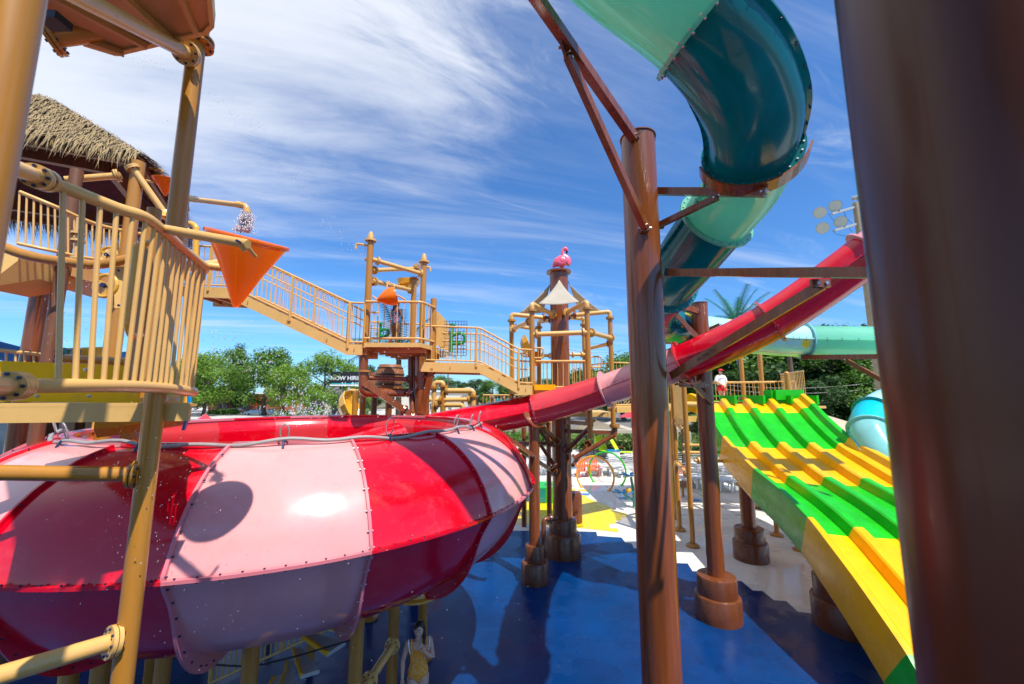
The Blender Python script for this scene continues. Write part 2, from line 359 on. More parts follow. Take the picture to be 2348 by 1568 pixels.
for q,mm in [([(590,795),(680,798),(680,812),(590,808)],'yellow_pad'),([(590,830),(690,832),(690,850),(600,846)],'blue_light'),([(945,862),(1040,864),(1050,885),(950,880)],'blue_light'),([(1600,882),(1660,882),(1690,902),(1610,902)],'blue_light'),([(1725,930),(1800,930),(1800,955),(1750,950)],'blue_light'),([(-2,0)]*0,'')]:
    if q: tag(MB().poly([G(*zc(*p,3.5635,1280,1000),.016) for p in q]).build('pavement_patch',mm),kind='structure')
tag(MB().poly([(-200,70,.006),(300,52,.006),(300,92,.006),(-200,125,.006)]).build('road','asphalt'),kind='structure')
tag(MB().poly([(-200,90,.012),(10,80,.012),(10,135,.012),(-200,170,.012)]).build('parking_lot','plaza'),kind='structure')

for i,(x0,y0,x1,y1) in enumerate(((2,17.5,30,17.5),(2,21.5,30,21.5),(3,25.5,30,25.5),(9.5,9,9.5,30),(14,9,14,30),(5.2,16,5.2,30))):
    b=MB(); b.beam(V(x0,y0,.0075),V(x1,y1,.0075),.018,.003); tag(b.build('pavement_joint','dark',None,0),kind='structure')
# ---------------------------------------------------------------- bowl slide
CX,CY=8.5*math.sin(R(-26.5)),8.5*math.cos(R(-26.5))
up=[(3.02,4.42),(3.05,4.45),(3.2,4.42),(3.5,4.30),(3.8,4.08),(4.02,3.8),(4.13,3.56),(4.16,3.46)]
lo=[(4.16,3.46),(4.03,3.25),(3.9,3.0),(3.73,2.74),(3.48,2.52),(3.15,2.36),(2.4,2.25),(1.0,2.2),(0.0,2.2)]
inn=[(3.02,4.42),(3.0,4.34),(2.93,4.2),(2.96,3.8),(2.9,3.1),(2.3,2.5),(0.0,2.4)]
bowl=thing('bowl_slide','big round bowl slide of alternating red and pale pink panels','bowl slide',(CX,CY,2.2))
def smoothprof(p): 
    q=catmull([V(a,b,0) for a,b in p],3); return [(v.x,v.y) for v in q]
def dent(mb,c,k=.012):
    for i,v in enumerate(mb.v):
        d=Vector((v.x-c[0],v.y-c[1],0)); n=noise.noise(v*1.1)*k
        if d.length>1: mb.v[i]=v+d.normalized()*n
for k in range(16):
    a0=-77.5+22.5*k; a1=a0+22.5; pink=(k%2==0); mm='pink_gel' if pink else 'red_gel'
    b=MB(); b.lathe(smoothprof(up[1:]),(CX,CY,0),8,0,a0,a1); dent(b,(CX,CY)); b.build('upper_panel',mm,bowl,50)
    b=MB(); b.lathe(smoothprof(lo),(CX,CY,0),8,0,a0,a1); dent(b,(CX,CY)); b.build('lower_panel',mm,bowl,50)
    b=MB(); b.lathe(smoothprof(inn),(CX,CY,0),8,0,a0+6,a1+6); b.build('inner_panel','coral_gel' if pink else 'red_gel',bowl,50)
    b=MB(); b.lathe([(3.0,4.425),(3.0,4.47),(3.13,4.475),(3.13,4.43)],(CX,CY,0),8,0,a0,a1); b.build('rim_lip','pink_flange' if pink else 'red_gel',bowl,30)
    # seam flange: a fin that follows the section, with bolts
    q=R(a0); rad=V(math.cos(q),math.sin(q),0); tg=V(-rad.y,rad.x,0); prof=[(r,z) for r,z in smoothprof(up[2:]+lo[1:7])]
    f=MB(); n=len(prof); A=[];B=[]
    for i,(r,z) in enumerate(prof):
        r0,z0=prof[max(i-1,0)]; r1,z1=prof[min(i+1,n-1)]; t=V(r1-r0,z1-z0,0).normalized(); nx,nz=-t.y,t.x
        if nx*(r-2)+nz*(z-3.3)<0: nx,nz=-nx,-nz
        hgt=.045 if z>3.1 else .045+.11*min(1,(3.1-z)/.6)
        p0=V(CX,CY,0)+rad*(r-.01)+V(0,0,z); p1=p0+rad*nx*hgt+V(0,0,nz*hgt); A.append(p0);B.append(p1)
    for sgn in (-.012,.012):
        pass
    vs=[]
    for i in range(n): vs+=[A[i]-tg*.014,B[i]-tg*.014,B[i]+tg*.014,A[i]+tg*.014]
    fs=[]
    for i in range(n-1):
        for j in range(3): fs.append((i*4+j,i*4+j+1,i*4+4+j+1,i*4+4+j))
    f.add(vs,fs,0)
    ac=0
    for i in range(1,n):
        ac+=(B[i]-B[i-1]).length
        if ac>.13: ac=0; c=A[i].lerp(B[i],.6); f.cyl(c-tg*.03,c+tg*.03,.0085,6,1)
    f.build('seam_flange',['red_gel' if k in (0,2,4,1+2*9) or not pink and False else ('pink_flange' if not pink or k==0 else 'red_gel'),'bolt'],bowl,40) if False else f.build('seam_flange',['pink_flange' if k in (0,1) or k%4==1 else 'red_gel','bolt_steel' if k in(1,2) else 'bolt'],bowl,40)
    # belly flange
    b=MB(); b.lathe([(4.15,3.475),(4.21,3.475),(4.21,3.445),(4.15,3.445)],(CX,CY,0),8,0,a0,a1)
    for j in range(10):
        q2=R(a0+22.5*(j+.5)/10); c=V(CX+4.185*math.cos(q2),CY+4.185*math.sin(q2),3.475); b.cyl(c-V(0,0,.045),c+V(0,0,.012),.0095,6,1)
    b.build('belly_flange',['pink_flange' if pink else 'red_gel','bolt'],bowl,30)
for q in (20,75,130,190):
    c=V(CX+2.2*math.cos(R(q)),CY+2.2*math.sin(R(q)),0)
    b=MB(); b.cyl(c,c+V(0,0,2.3),.09,14); b.cyl(c,c+V(0,0,.06),.2,18); b.build('support_leg','tan_post',bowl)
# hose lying on the rim with spray loops
h=MB(); pts=[]
for i in range(0,70):
    q=-150+ (i/69.)*155; r=3.2+.012*math.sin(i*1.3); z=4.47+.018*math.sin(i*.9)+ .02*math.sin(i*.37)
    pts.append(V(CX+r*math.cos(R(q)),CY+r*math.sin(R(q)),z))
h.tube(pts,.021,8)
hose=thing('spray_hose','grey rubber spray hose running round the near rim of the bowl slide','hose',pts[0])
h.build('hose','hose',hose)
for q in (-139,-116,-94,-68,-46.5,-24,-14,-4):
    c=V(CX+3.2*math.cos(R(q)),CY+3.2*math.sin(R(q)),4.48); rad=V(math.cos(R(q)),math.sin(R(q)),0); tg=V(-rad.y,rad.x,0); m=MB(); lp=[]
    s=random.uniform(.8,1.15)
    for i in range(15):
        t=i/14*math.pi*2-math.pi/2; lp.append(c+tg*.055*s*math.cos(t)*(1.0 if i<14 else .3)+V(0,0,.115*s+.115*s*math.sin(t))+rad*.03*math.sin(t))
    m.tube(lp,.0085,6); m.cyl(c+rad*.06-V(0,0,.08),c+rad*.02,.013,6,1); m.sphere(c,.022,8,1)
    m.build('spray_loop',['hose','bolt'],hose)
# ---------------------------------------------------------------- enclosed tube slides
def tube_slide(t,ctrl,rad,breaks,mats,fl_mats,sub=8,seam=True,flt=.035,flh=.07,bolts=22):
    """ctrl: points; breaks: indices in ctrl where flanges sit"""
    P_=catmull(ctrl,sub); n=len(P_); fr=[]
    for i in range(n):
        d=(P_[min(i+1,n-1)]-P_[max(i-1,0)]).normalized(); a=d.cross(V(0,0,1)).normalized(); fr.append((d,a,a.cross(d)))
    ns=40; prof=[]
    for j in range(ns):
        q=2*math.pi*j/ns
        if seam and j in (0,ns//2):
            s=1 if j==0 else -1; e=.02
            prof+= [(s*(rad),-e*s),(s*(rad+.045),-e*s*.7),(s*(rad+.045),e*s*.7),(s*rad,e*s)]
        else: prof.append((rad*math.cos(q),rad*math.sin(q)))
    m=len(prof); bi=[b*sub for b in breaks]
    segs=[0]+bi+[n-1]
    for k in range(len(segs)-1):
        i0,i1=segs[k],segs[k+1]
        if i1<=i0: continue
        b=MB(); vs=[];fs=[]
        for i in range(i0,i1+1):
            d,a,u=fr[i]
            for x,y in prof: vs.append(P_[i]+a*x+u*y)
        for i in range(i1-i0):
            for j in range(m): j2=(j+1)%m; fs.append((i*m+j,i*m+j2,(i+1)*m+j2,(i+1)*m+j))
        b.add(vs,fs,0)
        if seam:
            L=0
            for i in range(i0+1,i1):
                L+=(P_[i]-P_[i-1]).length
                if L>.13:
                    L=0
                    for s in (-1,1): c=P_[i]+fr[i][1]*s*(rad+.03); b.cyl(c-fr[i][2]*.04,c+fr[i][2]*.04,.009,6,1)
        b.build('tube_section',[mats[k%len(mats)],'bolt'],t,40)
    for k,i in enumerate(bi):
        b=MB(); d,a,u=fr[i]; c=P_[i]
        b.cyl(c-d*flt/2,c+d*flt/2,rad+flh,48,0)
        for j in range(bolts):
            q=2*math.pi*(j+.5)/bolts; p=c+(a*math.cos(q)+u*math.sin(q))*(rad+flh*.55); b.cyl(p-d*(flt/2+.014),p+d*(flt/2+.014),.011,6,1)
        b.build('flange',[fl_mats[k%len(fl_mats)],'bolt_steel'],t,30)
    return P_,fr
rc=[P(700,1075,9.0),P(860,1020,10.2),P(1010,980,11.1),P(1220,940,11.4),P(1388,893,11.0),P(1565,829,9.5),P(1765,737,8.5),P(1992,580,7.6),P(2250,380,6.7)]
red=thing('red_tube_slide','red and pink enclosed tube slide running down into the bowl','tube slide',(4,9,0))
tube_slide(red,rc,.42,[3,4,5,6,7],['red_gel','coral_gel','pink_gel','red_gel','red_gel','pink_gel'],['coral_gel','pink_gel','coral_gel','coral_gel','pink_gel'],flh=.1)
tt=thing('teal_tube_slide','teal and pale green enclosed tube slide curling high overhead','tube slide',(3.5,5,0))
tcp=[P(1130,-420,3.5),P(1320,-165,3.25),P(1606,60,3.22),P(1718,232,3.6),P(1722,345,4.15),P(1704,420,4.6),P(1642,503,5.1),P(1576,590,5.8),P(1530,655,6.8),P(1500,712,8.3),P(1505,745,9.6),P(1560,752,10.4),P(1640,764,10.8),P(1740,776,11.0),P(1842,782,11.0),P(2100,786,10.8)]
TP,TF=tube_slide(tt,tcp,.44,[2,4,6,8,11,14],['teal_pale','teal_dark','teal_pale','teal_dark','teal_dots','pale_dots','teal_pale'],['teal_pale','teal_dark','teal_pale','teal_mid','teal_mid','aqua_pale'],bolts=26)
aq=thing('aqua_tube_slide','aqua tube slide with yellow dots curling down behind the yellow mat slide','tube slide',(13,12,0))
tube_slide(aq,[P(2190,905,14.5),P(2110,912,14.3),P(2045,922,14),P(2003,948,13.5),P(1994,985,13),P(2012,1024,12.6),P(2062,1082,12),P(2160,1170,11.3)],.52,[3,4,6],['pale_dots','aqua','aqua_pale','aqua_pale'],['teal_mid','aqua_pale','aqua_pale'],flh=.09)
# ---------------------------------------------------------------- brown slide poles
def bolted_arm(t,p0,p1,w,h,name='arm',plate=True,mi='brown_steel'):
    b=MB(); b.beam(p0,p1,w,h); d=(Vector(p1)-Vector(p0)).normalized()
    if plate:
        for p,s in ((Vector(p0),-1),(Vector(p1),1)):
            _,a,u=b.frame(d); b.beam(p-d*.05,p+d*.09,.014,h*1.0,0) if False else None
            for off in (-.03,.03): b.cyl(p+d*(off)-a*(w/2+.014),p+d*(off)+a*(w/2+.014),.013,6,1)
    return b.build(name,[mi,'bolt_steel'],t,30)
def pole(name,label,X,Y,r,ztop,foot=None,group='brown steel poles holding up the slides',cap=True,z0=0,lobes=False):
    t=thing(name,label,'pole',(X,Y,z0),group)
    b=MB(); b.cyl((X,Y,z0),(X,Y,ztop),r,48); b.build('shaft','brown_steel',t,40)
    if cap:
        c=MB(); c.lathe([(r*1.0,ztop+.001),(r*1.06,ztop+.001),(r*1.06,ztop+.014),(0,ztop+.014)],(X,Y,0),40); c.build('top_plate','brown_steel',t,30)
        for q in (250,340,160): 
            c=MB(); n=V(math.cos(R(q)),math.sin(R(q)),0); p=V(X,Y,ztop-.001)+n*(r*1.001); tg=V(-n.y,n.x,0)
            c.poly([p+tg*.09*math.cos(k*math.pi/8)*(r/.22)+V(0,0,-.07*math.sin(k*math.pi/8)*(r/.22))+n*(-(.5*(.09*math.cos(k*math.pi/8)*(r/.22))**2/r)+.004) for k in range(9)]); c.build('drain_cutout','black',t,0)
    if foot:
        fr,fh,fr2,fh2=foot; b=MB(); e=.05
        b.lathe([(fr,0),(fr,fh-e),(fr-e*.4,fh-e*.3),(fr-e,fh),(fr2,fh+.0),(fr2,fh+fh2-e),(fr2-e*.35,fh+fh2-e*.25),(fr2-e,fh+fh2),(r*.9,fh+fh2)],(X,Y,0),48); b.build('footing','brown_foot',t,30)
    return t
# central pole
cp_=P(1467,500,5.0); cx,cy=cp_.x+.015,5.0; ctop=P(1467,308,5.0-.1).z
t=pole('slide_pole','tall glossy brown steel pole in the middle with square braces to both sides',cx,cy,.222,ctop)
b=MB(); b.cyl((cx,cy,1.2),(cx,cy,1.22),.26,30); b.build('base_flange','brown_steel',t)
# arm to upper left
e0=V(cx-.12,cy-.2,P(1440,315,4.8).z); e1=P(1205,-40,3.4); bolted_arm(t,e0,e1,.10,.12,'slide_arm')
e0=V(cx-.05,cy-.28,P(1458,522,4.72).z); e1=P(1302,130,3.9); bolted_arm(t,e0,e1,.08,.085,'brace')
b=MB(); q=P(1292,100,3.88); b.beam(P(1285,85,3.8),P(1305,150,3.95),.03,.09); 
for z in (-.05,.05): b.cyl(q+V(-.06,0,z),q+V(.06,0,z),.016,6,1)
b.build('joint_plate',['brown_steel','bolt_steel'],t)
b=MB(); q=V(cx-.05,cy-.24,e0.z); b.box(q,(.1,.1,.09)); b.cyl(q+V(-.08,-.03,0),q+V(.08,-.03,0),.016,6,1); b.build('lug',['brown_steel','bolt_steel'],t)
# arms to the right holding the teal slide saddle
d_,a_,u_=TF[32]; c_=TP[32]; arcp=[c_+(a_*math.cos(R(q))+u_*math.sin(R(q)))*.545 for q in range(-165,-10,8)]
b=MB()
for p,q in zip(arcp,arcp[1:]): b.beam(p,q,.17,.022,0,(p+q)/2-c_)
b.build('saddle','brown_steel',t,60)
low=min(arcp,key=lambda k:k.z); a0=V(cx+.2,cy+.02,P(1520,437,5.0).z); a1=low+V(.1,-.05,-.06); bolted_arm(t,a0,a1,.075,.09,'saddle_arm')
bolted_arm(t,V(cx+.2,cy+.02,P(1520,518,5.0).z),a0.lerp(a1,.62)+V(0,0,-.06),.06,.07,'brace')
for v_ in (437,518): b=MB(); b.box(V(cx+.24,cy,P(1520,v_,5.0).z),(.1,.05,.07)); b.build('lug','brown_steel',t)
# horizontal beam between central pole and right pole, and sloped brace
beam=thing('cross_beam','brown square steel beam spanning level from the middle pole to the big near right pole','beam',P(1530,624,4.8),None)
b=MB(); b.beam(P(1532,625,4.85),P(2030,625,2.9),.075,.085); b.build('beam_tube','brown_steel',beam,30)
b=MB(); b.beam(P(1526,624,4.87),P(1534,625,4.84),.078,.088); b.build('end_cap','black',beam,0)
b=MB(); q=P(1880,650,3.36); b.box(q,(.16,.03,.07)); 
for dx in (-.04,.04): b.cyl(q+V(dx,-.03,0),q+V(dx,.03,0),.014,8,1)
b.build('bracket',['brown_steel','bolt_steel'],beam)
br=thing('sloping_brace','flat brown steel brace sloping up to the right in front of the red tube slide','brace',P(1535,862,4.6))
b=MB(); b.beam(P(1538,862,4.9),P(1885,652,3.36),.03,.095); b.build('brace_bar','brown_steel',br,30)
# stamped mill mark
cu=bpy.data.curves.new('stamp','FONT'); cu.body='10XJPRI 551'; cu.size=.055; cu.extrude=.0005; so_=bpy.data.objects.new('stamp',cu); COL.objects.link(so_)
dg=bpy.context.evaluated_depsgraph_get(); me=bpy.data.meshes.new_from_object(so_.evaluated_get(dg)); COL.objects.unlink(so_); bpy.data.objects.remove(so_)
so_=bpy.data.objects.new('stamped_letters',me); me.materials.clear(); me.materials.append(M['dark']); COL.objects.link(so_); so_.parent=br
pA=P(1538,862,4.9); pB=P(1885,652,3.36); dd_=(pB-pA).normalized(); up_=V(0,0,1); n_=dd_.cross(up_).normalized(); u2=n_.cross(dd_); m3=Matrix((dd_,u2,n_)).transposed().to_4x4()
so_.rotation_euler=m3.to_euler(); so_.location=pA+dd_*((pB-pA).length*.23)+n_*.0165-u2*.025-wloc(br)
# right near pole
rx=R(53.7); t=pole('slide_pole','huge brown steel pole, shade put into its colour, very close at the right edge of the view',1.5*math.sin(rx),1.5*math.cos(rx)+.02,.275,9,cap=False)
t.children[0].data.materials[0]=M['brown_shade']  # shaded brown replaces the common pole colour
# pole 2 (mid right)
t=pole('slide_pole','brown steel pole on a stepped footing between the middle pole and the mat slide',4.68,9.75,.19,P(1617,696,9.75).z,(.49,.52,.42,.40))
z=P(1600,715,9.7).z; bolted_arm(t,V(4.55,9.6,z),P(1525,692,9.3),.1,.14,'arm'); bolted_arm(t,P(1528,700,9.3),P(1600,775,9.2),.08,.1,'brace')
z=P(1620,883,9.6).z; bolted_arm(t,V(4.6,9.55,z),P(1560,880,9.4),.12,.14,'arm'); bolted_arm(t,V(4.72,9.52,P(1625,925,9.5).z),P(1580,872,9.4),.08,.1,'brace')
b=MB(); sp_=catmull([P(1552,862,9.2),P(1568,876,9.15),P(1590,880,9.1),P(1606,872,9.05)],4)
for p,q in zip(sp_,sp_[1:]): b.beam(p,q,.2,.025)
b.build('saddle','brown_steel',t,60)
bolted_arm(t,P(1650,745,9.9),P(1552,790,10.6),.08,.1,'arm'); 
# pole 3 near bowl
t=pole('slide_pole','slimmer brown steel pole beside the umbrella tower under the red slide',.62,11.5,.155,P(1228,965,11.5).z,(.37,.55,.26,.42),cap=False)
bolted_arm(t,V(.66,11.4,P(1232,968,11.4).z),P(1262,1020,12.6),.1,.1,'brace'); bolted_arm(t,V(.6,11.3,P(1222,1045,11.3).z),P(1140,985,11.0),.1,.1,'brace')
b=MB(); sp_=catmull([P(1205,945,9.8),P(1212,962,9.75),P(1228,978,9.7),P(1246,976,9.65)],4)
for p,q in zip(sp_,sp_[1:]): b.beam(p,q,.2,.025)
b.build('saddle','brown_steel',t,60)
# poles below mat slide
t=pole('slide_pole','short brown pole under the upper part of the mat slide, wet stepped footing',7.35,13.0,.21,P(1728,1105,13).z,(.49,.55,.42,.38),cap=False)
b=MB(); b.box(V(7.35,13.0,P(1728,1112,13).z),(.5,.3,.1)); b.build('saddle','brown_steel',t)
t=pole('slide_pole','wide dark footing and stub pole under the lower part of the mat slide',7.25,9.35,.27,1.9,(.62,.62,.55,.42),cap=False)
# pipe riser beside tower
pr_=thing('riser_pipe','orange-brown bent drain pipe rising beside the umbrella tower footing','pipe',G(1252,1300))
b=MB(); c=G(1252,1318); pipe(b,[c,P(1250,1262,11.9),P(1246,1240,11.95),P(1246,1190,12.0),P(1276,1188,12.2)],.07,14,0,.1)
b.build('pipe','brown_foot',pr_); b=MB(); b.flange(P(1262,1189,12.1),(1,.2,0),.13,.05,8); b.build('flange',['brown_foot','bolt'],pr_)
pr_=thing('riser_pipe','orange-brown bent drain pipe beside the short pole under the mat slide','pipe',G(1708,1215))
b=MB(); c=G(1708,1215); pipe(b,[c,c+V(0,0,.9),c+V(.5,-.5,.9)],.08,14,0,.15); b.build('pipe','brown_foot',pr_)
# beam & brace holding the far pale slide
t=thing('support_beam','brown beam with sloping brace under the far pale green tube','beam',P(1900,818,10.8))
bolted_arm(t,P(1836,819,10.9),P(2060,817,9.6),.1,.12,'beam_tube'); bolted_arm(t,P(1940,826,10.4),P(2062,893,9.3),.08,.1,'brace')
b=MB(); b.beam(P(1845,795,10.9),P(1843,815,10.9),.16,.08); b.build('post','brown_steel',t)
# ---------------------------------------------------------------- mat racing slide
def LP(u,v,off=0):
    a,b=ray(u,v); Y=(7.65-.1875*16.5+off)/(a-.1875); return V(a*Y,Y,EYE+b*Y)
ledge=[(1600,905),(1612,925),(1630,960),(1655,1000),(1690,1038),(1725,1073),(1785,1122),(1848,1185),(1905,1258),(1960,1332),(2020,1418),(2075,1500),(2112,1568)]
LE=[LP(u,v) for u,v in ledge]; bands=[0,1,3,5,7,11,12]
for q in LE: pass
WT=4.0; hd=V(-.1875,-1,0).normalized(); sdv=V(-hd.y,hd.x,0)
if sdv.x<0: sdv=-sdv
mat_s=thing('mat_racer_slide','wide green and yellow four lane mat racing slide dropping toward the lower right','water slide',V(LE[8].x+2,LE[8].y,0))
CUR=catmull(LE,6); 
wl=.16; lane=(WT-2*wl-3*.34)/4
prof=[(.0,-.92),(-.05,-.8),(.0,-.1),(.02,0),(.14,0),(.2,-.06),(.28,-.36)]
x=.30
for k in range(3):
    x+=lane-.06; prof+= [(x,-.40),(x+.07,-.2),(x+.11,-.17),(x+.27,-.17),(x+.31,-.2),(x+.38,-.40)]; x+=.38
x+=lane-.1; prof+=[(x,-.38),(x+.06,-.2),(x+.1,-.18),(x+.3,-.16),(x+.38,.02),(x+.42,.04),(x+.54,.04),(x+.56,-.05),(x+.56,-.72)]
cols=['yellow_gel','green_gel']
NS=6
def sect(i):
    d=(CUR[min(i+1,len(CUR)-1)]-CUR[max(i-1,0)]).normalized(); nn=sdv.cross(d).normalized()
    if nn.z<0: nn=-nn
    return [CUR[i]+sdv*px_*.9+nn*pz for px_,pz in prof]
for k in range(len(bands)-1):
    i0,i1=bands[k]*NS,bands[k+1]*NS; vs=[];fs=[];mm=[]
    n=len(prof)
    for i in range(i0,i1+1): vs+=sect(i)
    for i in range(i1-i0):
        for j in range(n-1): fs.append((i*n+j,i*n+j+1,(i+1)*n+j+1,(i+1)*n+j)); mm.append(0)
    b=MB(); b.add(vs,fs,0); o=b.build('slide_section',cols[(k)%2],mat_s,32)
# stainless/frp underside skin and rim beads
    b=MB(); b.tube([CUR[i]+V(0,0,-.9)+sdv*.02 for i in range(i0,i1+1)],.035,8); b.build('bottom_bead',cols[k%2],mat_s)
b=MB(); vs=[];fs=[]
for i in range(len(CUR)): vs+=[CUR[i]+sdv*.05+V(0,0,-.9),CUR[i]+sdv*(WT-.28)+V(0,0,-.9)]
for i in range(len(CUR)-1): fs.append((2*i,2*i+2,2*i+3,2*i+1))
b.add(vs,fs); b.build('underside','amber_gel',mat_s)
# starting tub at the top: green dividers
T0=CUR[0]; 
b=MB()
for px_ in (.15,1.25,2.3,3.3,4.2): 
    c=T0+sdv*px_-hd*.4; b.box(c+V(0,0,-.2),(.1,.9,.35),0,.18)
for zz_ in (-.05,-.25): b.beam(T0+sdv*.3-hd*.8+V(0,0,zz_),T0+sdv*2.6-hd*.8+V(0,0,zz_),.06,.05)
b.build('start_tub','green_gel',mat_s)
b=MB(); c=T0+sdv*3.4-hd*.5; b.box(c+V(0,0,.0),(1.3,.6,.4),0,.18); b.box(c+V(0,-.2,-.1)+sdv*-.6,(.3,.4,.5),0,.18); b.build('start_wall','green_gel',mat_s)
# curved entry flume on the left (yellow)
ef=thing('entry_flume','yellow and green curved trough entering at the left top of the mat slide','slide entry',P(1590,930,17))
pts=[P(1560,908,17.5),P(1580,903,17.2),P(1600,915,16.9),P(1614,945,16.2),P(1622,985,15.3)]
pc=catmull(pts,5)
for k,(i0,i1,mm) in enumerate(((0,3,'green_gel'),(3,13,'yellow_gel'),(13,20,'green_gel'))):
    b=MB(); vs=[];fs=[]
    for i in range(i0,i1+1):
        vs+=[pc[i],pc[i]+V(.12,-.02,.02),pc[i]+V(.3,0,-.7),pc[i]+V(0.02,0,-.75)]
    for i in range(i1-i0):
        for j in range(4): fs.append((i*4+j,i*4+(j+1)%4,i*4+4+(j+1)%4,i*4+4+j))
    b.add(vs,fs); b.build('flume_section',mm,ef)
# platform behind with railings
pf=thing('start_platform','tan start platform with railings behind the top of the mat slide','platform',V(9,18.5,0))
zf=4.55
A=V(7.9,17.6,zf); 
b=MB(); b.prism([V(5.6,17.6,zf-.12),V(13.4,17.2,zf-.12),V(13.2,21,zf-.12),V(5.4,21,zf-.12)],(0,0,.1)); b.build('deck','tan_board',pf)
zr=P(1700,905,18.5).z
# long high handrail
b=MB(); b.tube([P(1555,878,19.0),P(1775,876,18.0)],.045,10); b.build('high_rail','tan_rail',pf)
r0=[P(1625,900,20.5),P(1712,901,20.3)]; 
railing(pf,[V(9.9,20.6,zf),V(12.2,20.3,zf)],1.1,.1,.17,.035,.013)
railing(pf,[V(12.3,20.3,zf),V(13.6,19.2,zf)],1.1,.1,.17,.035,.013)
railing(pf,[V(13.2,19.6,zf),V(12.35,16.9,zf)],1.45,.2,.17,.035,.013)
for u,v0,v1,Y,r in ((1706,775,925,20.2,.095),(1750,735,925,19.0,.1),(1808,857,915,17.0,.11)):
    p=P(u,v1,Y); b=MB(); b.cyl((p.x,Y,0),(p.x,Y,P(u,v0,Y).z),r,16); b.sphere((p.x,Y,P(u,v0,Y).z),r,12); b.build('post','tan_post',pf)
b=MB(); b.tube([P(1668,800,19.8),P(1706,798,20.1)],.05,10); b.build('cross_pipe','tan_rail',pf)
# left posts of the platform with mesh infill and cross pipes
for (u0,v0,u1,v1) in ((1540,880,1558,1220),(1571,880,1588,1257)):
    g=G(u1,v1-4); zt=P(u0,v0,g.y).z; b=MB(); b.cyl((g.x,g.y,0),(g.x,g.y,zt),.085,16); b.lathe([(.22,0),(.22,.05),(.15,.1),(.09,.12)],(g.x,g.y,0),24); b.build('post','tan_post',pf)
gA=G(1558,1216); gB=G(1588,1253)
b=MB(); n=26
for i in range(n+1):
    p=gA.lerp(gB,i/n); z0=P(1560,940,p.y).z-.0; b.beam(V(p.x,p.y,4.15),V(p.x,p.y,5.35),.03,.012)
b.build('slat_panel','tan_board',pf)
b=MB(); b.beam(gA+V(0,0,4.05),gB+V(0,0,4.05),.06,.22); b.beam(gA+V(.1,.1,4.05),V(9.4,17,4.05),.06,.22); b.build('deck_fascia','tan_board',pf)
for v in (1068,960+13):
    b=MB(); za=P(1548,v-8,gA.y).z; zb=P(1580,v+22,gB.y).z; zz_=(za+zb)/2; b.tube([gA+V(0,0,za-0),gB+V(0,0,zb)],.07,12)
    for t_ in (.12,.85): 
        q=(gA+V(0,0,za)).lerp(gB+V(0,0,zb),t_); b.flange(q,gB-gA,.13,.06,8)
    b.build('cross_pipe',['tan_rail','bolt'],pf)
for v,Y in ((1020,15.2),(1037,14.6),(1056,13.9),(926,15.0)):
    p0=P(1565 if v<1050 else 1592,v,Y); p1=P(1740 if v>1000 else 1625,v+2,Y); b=MB(); b.tube([p0,p1],.055 if v>1000 else .1,10); b.flange(p0.lerp(p1,.06),p1-p0,.12,.06,8); b.build('cross_pipe',['tan_rail','bolt'],pf)
for u,v in ((1781,1228),(1835,1262)):
    g=G(u,v); b=MB(); b.cyl(g,g+V(0,0,2.4),.08,14); b.lathe([(.22,0),(.22,.05),(.15,.1),(.09,.12)],g,24); b.build('post','tan_post',pf)
b=MB(); g=G(1781,1228); b.tube([g+V(0,0,1.05),g+V(-.9,0,1.05)],.06,12); b.flange(g+V(-.2,0,1.05),(1,0,0),.11,.05,8); b.build('cross_pipe',['tan_rail','bolt'],pf)
# ---------------------------------------------------------------- near play structure on the left
def vpost(t,X,Y,r,z0,z1,name='post',m='tan_post',fl=()):
    b=MB(); b.cyl((X,Y,z0),(X,Y,z1),r,24)
    o=b.build(name,m,t,40)
    for z in fl:
        c=MB(); c.flange((X,Y,z-.02),(0,0,1),r*1.9,.02,8,0,1,r*1.5); c.flange((X,Y,z+.02),(0,0,1),r*1.9,.02,8,0,1,r*1.5); c.build('flange',[m,'bolt'],o)
    return o
def fpipe(t,p0,p1,r,f0=None,f1=None,m='tan_post',name='pipe',fr=1.9):
    b=MB(); p0,p1=Vector(p0),Vector(p1); b.cyl(p0,p1,r,18); o=b.build(name,m,t,40)
    for f in (f0,f1):
        if f is not None:
            c=MB(); d=(p1-p0).normalized(); q=p0.lerp(p1,f); c.flange(q-d*.014,d,r*fr,.022,8,0,1); c.flange(q+d*.014,d,r*fr,.022,8,0,1); c.build('flange',[m,'bolt'],o)
    return o
near=thing('play_structure','nearest tan pipe play tower at the left edge with railed deck and posts','play structure',V(-2.6,2.6,0))
# main slanting-looking post
q=P(402,520,2.95); qx,qy=q.x,q.y
vpost(near,qx,qy,.062,0,P(430,90,qy).z+.05,fl=(P(430,95,qy).z,))
vpost(near,qx,qy,.075,P(430,88,qy).z,9.2)
fpipe(near,P(-140,1082,2.6),V(qx,qy,P(240,1088,qy).z),.05,None,.94)
fpipe(near,P(-140,1590,2.3),V(qx,qy,P(245,1460,qy).z),.052,None,.9,'tan_rail')
fpipe(near,P(120,-40,1.75),V(qx,qy,P(432,132,qy).z),.05,None,.9,'tan_rail')
fpipe(near,P(108,90,2.6),V(qx+.02,qy,P(425,45,qy).z),.06,.03,.95)
# very near blurred post
q=P(-58,500,1.22); vpost(near,q.x,q.y,.07,0,9)
# upper platform underside
b=MB(); zz_=P(250,60,2.2).z
pl=[V(-3.6,1.3,0),V(-2.25,1.25,0),V(-1.9,1.6,0),V(-1.92,2.5,0),V(-2.3,2.95,0),V(-3.6,3.0,0)]
zp=7.7
